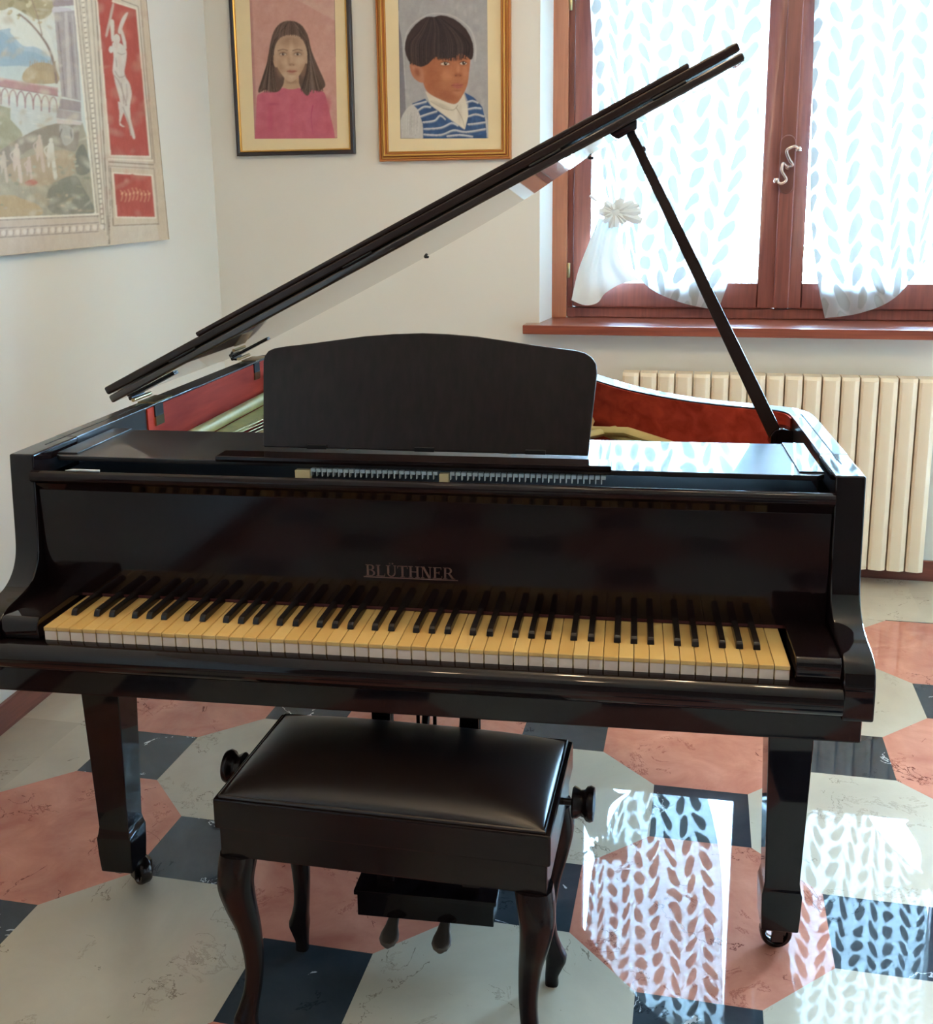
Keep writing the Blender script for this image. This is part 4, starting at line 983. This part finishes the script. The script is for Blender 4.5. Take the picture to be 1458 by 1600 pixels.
# hammers glimpsed in the slot behind the fallboard
bm = NB(); box(bm, -.0034, .0034, .194, .206, .9695, .9755); box(bm, -.0042, -.0026, .193, .206, .962, .9755)
hm = finish('hammer', bm, FELT, piano, smooth=False)
first = True
for k in range(52):
    x = -.188 + k * .01; 
    if .040 < x < .058: continue
    o = hm if first else hm.copy()
    if not first: col.objects.link(o); o.parent = piano
    first = False; o.location = (x, 0, 0)
bm = NB(); box(bm, -.219, -.192, .186, .2, .958, .9735); IVW = simple('ivory_wood', srgb(206, 190, 150), .6); finish('action_rail_end', bm, IVW, piano, smooth=False)
bm = NB(); box(bm, .040, .056, .186, .2, .958, .9735); finish('action_rail_end', bm, IVW, piano, smooth=False)
bm = NB(); tube(bm, [(-.625, .1335, .9755), (-.61, .1335, .9765), (-.56, .1335, .9765)], [.0005, .002, .002], 6); tag(finish('fallboard_strip', bm, FELT, piano), 'small white strip on the fallboard top')  # plain thin white strip along the fallboard top
bm = NB(); box(bm, -.68, .68, .205, .43, .80, .95); finish('action_cover', bm, DARKIN, piano, smooth=False)

# lid (hinged on the bass side, raised 27 degrees) with the front flap folded back on top of it
TH = math.radians(27.07); AX = Vector((-.781, 0, 1.004)); LD = Vector((math.cos(TH), 0, math.sin(TH))); LNm = Vector((-math.sin(TH), 0, math.cos(TH)))
def LP(s, t, n): return AX + LD * s + Vector((0, t, 0)) + LNm * n
lidout = [(0, .62), (1.516, .62)] + [(min(p.x, .748) + .764, p.y) for p in offset(spl, -.012)[::-1] if p.y > .66 and p.x > -.70] + [(.01, 1.42), (0, 1.36)]
bm = NB(); poly_prism(bm, [LP(s, t, 0) for s, t in lidout], [LP(s, t, .0175) for s, t in lidout])
lid = finish('lid', bm, LIDWOOD, piano, .0045, 3, angle=30)
bm = NB(); fo = [(0.0, .62), (1.516, .62), (1.516, 1.08), (0.0, 1.08)]
fo = [(0.0, .62), (1.516, .62), (1.500, .70), (1.38, .78), (1.27, .86), (1.18, .96), (1.12, 1.08), (0, 1.08)]
poly_prism(bm, [LP(s, t, .0205) for s, t in fo], [LP(s, t, .0385) for s, t in fo]); flap = finish('lid_flap', bm, LIDEDGE, piano, .0045, 3, angle=30)
bm = NB(); fo = [(.255, .622), (1.418, .622), (1.418, .70), (.255, .70)]
poly_prism(bm, [LP(s, t, .0386) for s, t in fo], [LP(s, t, .0485) for s, t in fo]); finish('flap_batten', bm, LIDEDGE, flap, .003, 2)
for s0, s1 in ((.17, .24), (.62, .69), (1.06, 1.13), (1.33, 1.40)):
    bm = NB(); tube(bm, [LP(s0, .6195, .019), LP(s1, .6195, .019)], .0026, 8); finish('flap_hinge', bm, STEEL, flap)
for s, t in ((.62, 1.50), (1.17, 1.02)):
    bm = NB(); p = LP(s, t, 0); lathe(bm, [(.006, -.006), (.0075, -.003), (.0075, .0005)], p, 'z', 10); tag(finish('rubber_bumper', bm, STEEL, lid), 'small black rubber bumper')
for y in (.72, 1.36):
    bm = NB(); a = [LP(.005, y - .03, -.004), LP(.125, y - .012, -.004), LP(.125, y + .012, -.004), LP(.005, y + .03, -.004)]
    poly_prism(bm, a, [p + LNm * .0035 for p in a]); p = LP(.01, y - .033, -.006); q = LP(.01, y + .033, -.006); tube(bm, [p, q], .0045, 8); tube(bm, [LP(.01, y - .03, -.006), Vector((-.757, y - .03, 1.002))], .003, 6)
    tag(finish('hinge_leaf', bm, STEEL, lid), 'dark hinge leaf under the lid')
# prop stick
pb0, pt0 = Vector((.664, .62, .952)), Vector((.348, .66, 1.577))
d = (pt0 - pb0).normalized(); side = d.cross(Vector((0, 1, 0))).normalized(); dep = side.cross(d)
bm = NB(); rings = []
for t, w_ in ((0, .013), (.03, .0145), (.25, .0135), (.5, .012), (.75, .0105), (.985, .009), (1.0, .007)):
    c = pb0.lerp(pt0, t); rings.append([c + side * w_ + dep * .007, c - side * w_ + dep * .007, c - side * w_ - dep * .007, c + side * w_ - dep * .007])
loft(bm, rings); prop = finish('lid_prop', bm, LIDEDGE, piano, .003, 2)
bm = NB(); c = LP(1.262, .66, 0); poly_prism(bm, [c + LD * a + Vector((0, b, 0)) + LNm * -.016 for a, b in ((-.024, -.022), (.018, -.022), (.018, .022), (-.024, .022))], [c + LD * a + Vector((0, b, 0)) + LNm * .0 for a, b in ((-.034, -.028), (.026, -.028), (.026, .028), (-.034, .028))])
finish('prop_socket', bm, BLACK, lid, .003)
bm = NB(); c = pb0.lerp(pt0, .925); lathe(bm, [(.006, -.016), (.006, 0), (.003, .004)], c - side * .009, 'x', 10); finish('prop_peg', bm, STEEL, prop)
bm = NB(); pv = [(.646, .944), (.646, .966), (.654, .977), (.668, .981), (.690, .977), (.690, .944)]
poly_prism(bm, [(x, .60, z) for x, z in pv], [(x, .65, z) for x, z in pv]); finish('prop_pivot', bm, BLACK, piano, .003, 2)

# legs with casters
def leg(cx, cy, ang, off=.012):
    bm = NB(); rings = []
    for z, w_ in ((.612, .0440), (.60, .0440), (.165, .0325), (.150, .0350), (.140, .0375), (.100, .0365), (.064, .0345), (.061, .033)):
        rings.append([(cx - w_, cy - w_, z), (cx + w_, cy - w_, z), (cx + w_, cy + w_, z), (cx - w_, cy + w_, z)])
    loft(bm, rings); L = finish('leg', bm, BLACK, piano, .0025, 2)
    turn = Matrix.Translation((cx, cy, 0)) @ Matrix.Rotation(ang, 4, 'Z')
    bm = NB(); lathe(bm, [(.026, .061), (.026, .055), (.014, .053), (.012, .047)], (0, 0, 0), 'z', 16)
    for s in (-1, 1): box(bm, -.011, .011, off + s * .0175 - .003, off + s * .0175 + .003, .020, .052)
    box(bm, -.012, .012, off - .032, off + .019, .045, .053); tube(bm, [(0, off - .019, .029), (0, off + .019, .029)], .006, 12)
    ring = [(.0305, -.008), (.0305, .008), (.028, .0125), (.022, .0125), (.0185, .008), (.0185, -.008), (.022, -.0125), (.028, -.0125)]
    vs_ = [[bm.verts.new((r * math.cos(2 * PI * k / 28), off + y, .0307 + r * math.sin(2 * PI * k / 28))) for r, y in ring] for k in range(28)]
    for k in range(28):
        for q in range(8): bm.faces.new((vs_[k][q], vs_[k][(q + 1) % 8], vs_[(k + 1) % 28][(q + 1) % 8], vs_[(k + 1) % 28][q]))
    bmesh.ops.transform(bm, matrix=turn, verts=bm.verts)
    tag(finish('caster', bm, simple('brown_black_caster', (.016, .009, .008, 1), .15, .2), L), 'dark rolling caster')
leg(-.683, .325, -.7, .036); leg(.668, .325, .06); leg(-.28, 1.22, .8)
# pedal lyre
bm = NB()
box(bm, -.142, .126, .215, .30, .072, .126); box(bm, -.148, .132, .212, .304, .118, .128)
for x in (-.088, .080): box(bm, x - .018, x + .018, .232, .262, .118, .61)
box(bm, -.115, .105, .225, .27, .585, .611)
for x in (-.02, .012): tube(bm, [(x, .25, .12), (x, .25, .6)], .004, 8)
tube(bm, [(-.04, .27, .10), (-.05, .62, .655)], .009, 8); tube(bm, [(.03, .27, .10), (.04, .62, .655)], .009, 8)
ly = finish('pedal_lyre', bm, BLACK, piano, .003, 2)
for x in (-.072, .030):
    bm = NB(); rings = []
    for y, w_, z in ((.23, .010, .066), (.205, .013, .062), (.19, .018, .057), (.178, .019, .053), (.168, .014, .050), (.164, .006, .049)):
        rings.append([(x + w_ * math.cos(a), y, z + .006 * math.sin(a)) for a in [2 * PI * k / 14 for k in range(14)]])
    loft(bm, rings); tag(finish('pedal', bm, simple('tarnished_brass', srgb(96, 84, 76), .45, .6), ly), 'tarnished brass pedal')

# ------------------------------------------------------------------ bench
bc = PM @ Vector((-.012, .062, 0))
bench = empty('piano_bench', (bc.x, bc.y, 0), PY0 - .058); tag(bench, 'dark wooden piano bench with padded brown leather seat and cabriole legs', 'bench')
BW, BD = .279, .152
bm = NB(); box(bm, -BW, BW, -BD, BD, .428, .482); finish('seat_frame', bm, BENCHWOOD, bench, .004, 2)
bm = NB(); box(bm, -BW + .006, BW - .006, -BD + .006, BD - .006, .374, .430); finish('apron', bm, BENCHWOOD, bench, .004, 2)
bm = NB(); N1, N2 = 44, 28; g = []
for j in range(N2 + 1):
    row = []
    for i in range(N1 + 1):
        u, v = 2 * i / N1 - 1, 2 * j / N2 - 1
        uu = math.copysign(1 - (1 - abs(u)) ** 1.6, u); vv = math.copysign(1 - (1 - abs(v)) ** 1.6, v)
        hgt = .036 * ((1 - abs(uu) ** 3.2) ** .55) * ((1 - abs(vv) ** 2.6) ** .55)
        row.append(bm.verts.new((uu * (BW - .012), vv * (BD - .008), .484 + hgt)))
    g.append(row)
for j in range(N2):
    for i in range(N1): bm.faces.new((g[j][i], g[j][i + 1], g[j + 1][i + 1], g[j + 1][i]))
edge = [g[0][i] for i in range(N1 + 1)] + [g[j][N1] for j in range(1, N2 + 1)] + [g[N2][i] for i in range(N1 - 1, -1, -1)] + [g[j][0] for j in range(N2 - 1, 0, -1)]
low = [bm.verts.new((v.co.x, v.co.y, .4815)) for v in edge]
for i in range(len(edge)): bm.faces.new((edge[i], edge[(i + 1) % len(edge)], low[(i + 1) % len(edge)], low[i]))
bm.faces.new(low); cush = finish('seat_cushion', bm, LEATHER, bench, angle=60)
bm = NB(); e_ = .0045; pp_ = [(-BW + .010, -BD + .007, .4835), (BW - .010, -BD + .007, .4835), (BW - .010, BD - .007, .4835), (-BW + .010, BD - .007, .4835), (-BW + .010, -BD + .007, .4835)]
tube(bm, pp_, .0035, 8); finish('seat_piping', bm, LEATHER, cush)
for sx_, sy_ in ((-1, -1), (1, -1), (-1, 1), (1, 1)):
    # cabriole: knee out at the top, slender ankle, hoof foot
    spec = [(.376, .004, .030), (.350, .008, .030), (.315, .011, .028), (.27, .006, .024), (.22, -.002, .019), (.16, -.006, .0155), (.11, -.003, .0145), (.075, .004, .0165), (.052, .009, .0195), (.035, .006, .016), (.018, .002, .0125), (.0, .002, .0125)]
    zs = catmull([(z, o2, w_) for z, o2, w_ in spec], 4); bm = NB(); rings = []
    for z, o2, w_ in [(p.x, p.y, p.z) for p in zs]:
        cx, cy = sx_ * (BW - .034 + o2), sy_ * (BD - .032 + o2)
        ring = []
        for k in range(16):
            a = 2 * PI * k / 16; ca, sa = math.cos(a), math.sin(a); q = (abs(ca) ** 3.2 + abs(sa) ** 3.2) ** (-1 / 3.2); ring.append((cx + w_ * q * ca, cy + w_ * q * sa, max(z, 0)))
        rings.append(ring)
    loft(bm, rings); finish('leg', bm, BENCHWOOD, bench, angle=50)
for s in (-1, 1):
    bm = NB(); lathe(bm, [(.006, 0), (.006, .018), (.006, .020)], (s * (BW - .0005) if s > 0 else -BW - .0195, .012, .445), 'x', 12)
    sh = finish('height_shaft', bm, STEEL, bench)
    pr = [(.008, .0), (.024, .001), (.027, .004), (.025, .009), (.0215, .015), (.0225, .021), (.028, .025), (.030, .031), (.0275, .037), (.014, .0385), (.0, .039)]
    bm = NB()
    if s > 0: lathe(bm, pr, (BW + .014, .012, .445), 'x', 28)
    else: lathe(bm, [(r, -h_) for r, h_ in pr], (-BW - .014, .012, .445), 'x', 28)
    finish('height_knob', bm, BENCHWOOD, bench, angle=60)

# ------------------------------------------------------------------ light
w = bpy.data.worlds.new('sky'); sc.world = w; w.use_nodes = True
bg = w.node_tree.nodes['Background']; bg.inputs[0].default_value = (.37, .68, 1.0, 1); bg.inputs[1].default_value = 130.0
pl = bpy.data.lights.new('window_portal', 'AREA'); pl.shape = 'RECTANGLE'; pl.size = 1.72; pl.size_y = 1.45; pl.cycles.is_portal = True
po = bpy.data.objects.new('window_portal', pl); col.objects.link(po); po.location = (.355, FY + .09, 1.72); po.rotation_euler = (-PI / 2, 0, 0)
pl2 = bpy.data.lights.new('window_portal', 'AREA'); pl2.shape = 'RECTANGLE'; pl2.size = DX1 - DX0; pl2.size_y = DZ1; pl2.cycles.is_portal = True  # portal of the added door
po2 = bpy.data.objects.new('window_portal', pl2); col.objects.link(po2); po2.location = ((DX0 + DX1) / 2, WY + .29, DZ1 / 2); po2.rotation_euler = (-PI / 2, 0, 0)
for lx, ly_, lz, en in ((-.25, .15, 2.6, 15), (.1, .4, 2.6, 15), (.4, .1, 2.6, 15), (-.6, -1.0, 2.55, 7), (-.1, -1.15, 2.55, 7)):
    L = bpy.data.lights.new('ceiling_lamp', 'POINT'); L.energy = en; L.shadow_soft_size = .05; L.color = (1.0, .745, .47)
    lo_ = bpy.data.objects.new('ceiling_lamp', L); col.objects.link(lo_); lo_.location = (lx, ly_, lz)

vs = sc.view_settings
vs.view_transform = 'Standard'; vs.look = 'None'; vs.gamma = 1; vs.use_curve_mapping = False; vs.exposure = 0.02
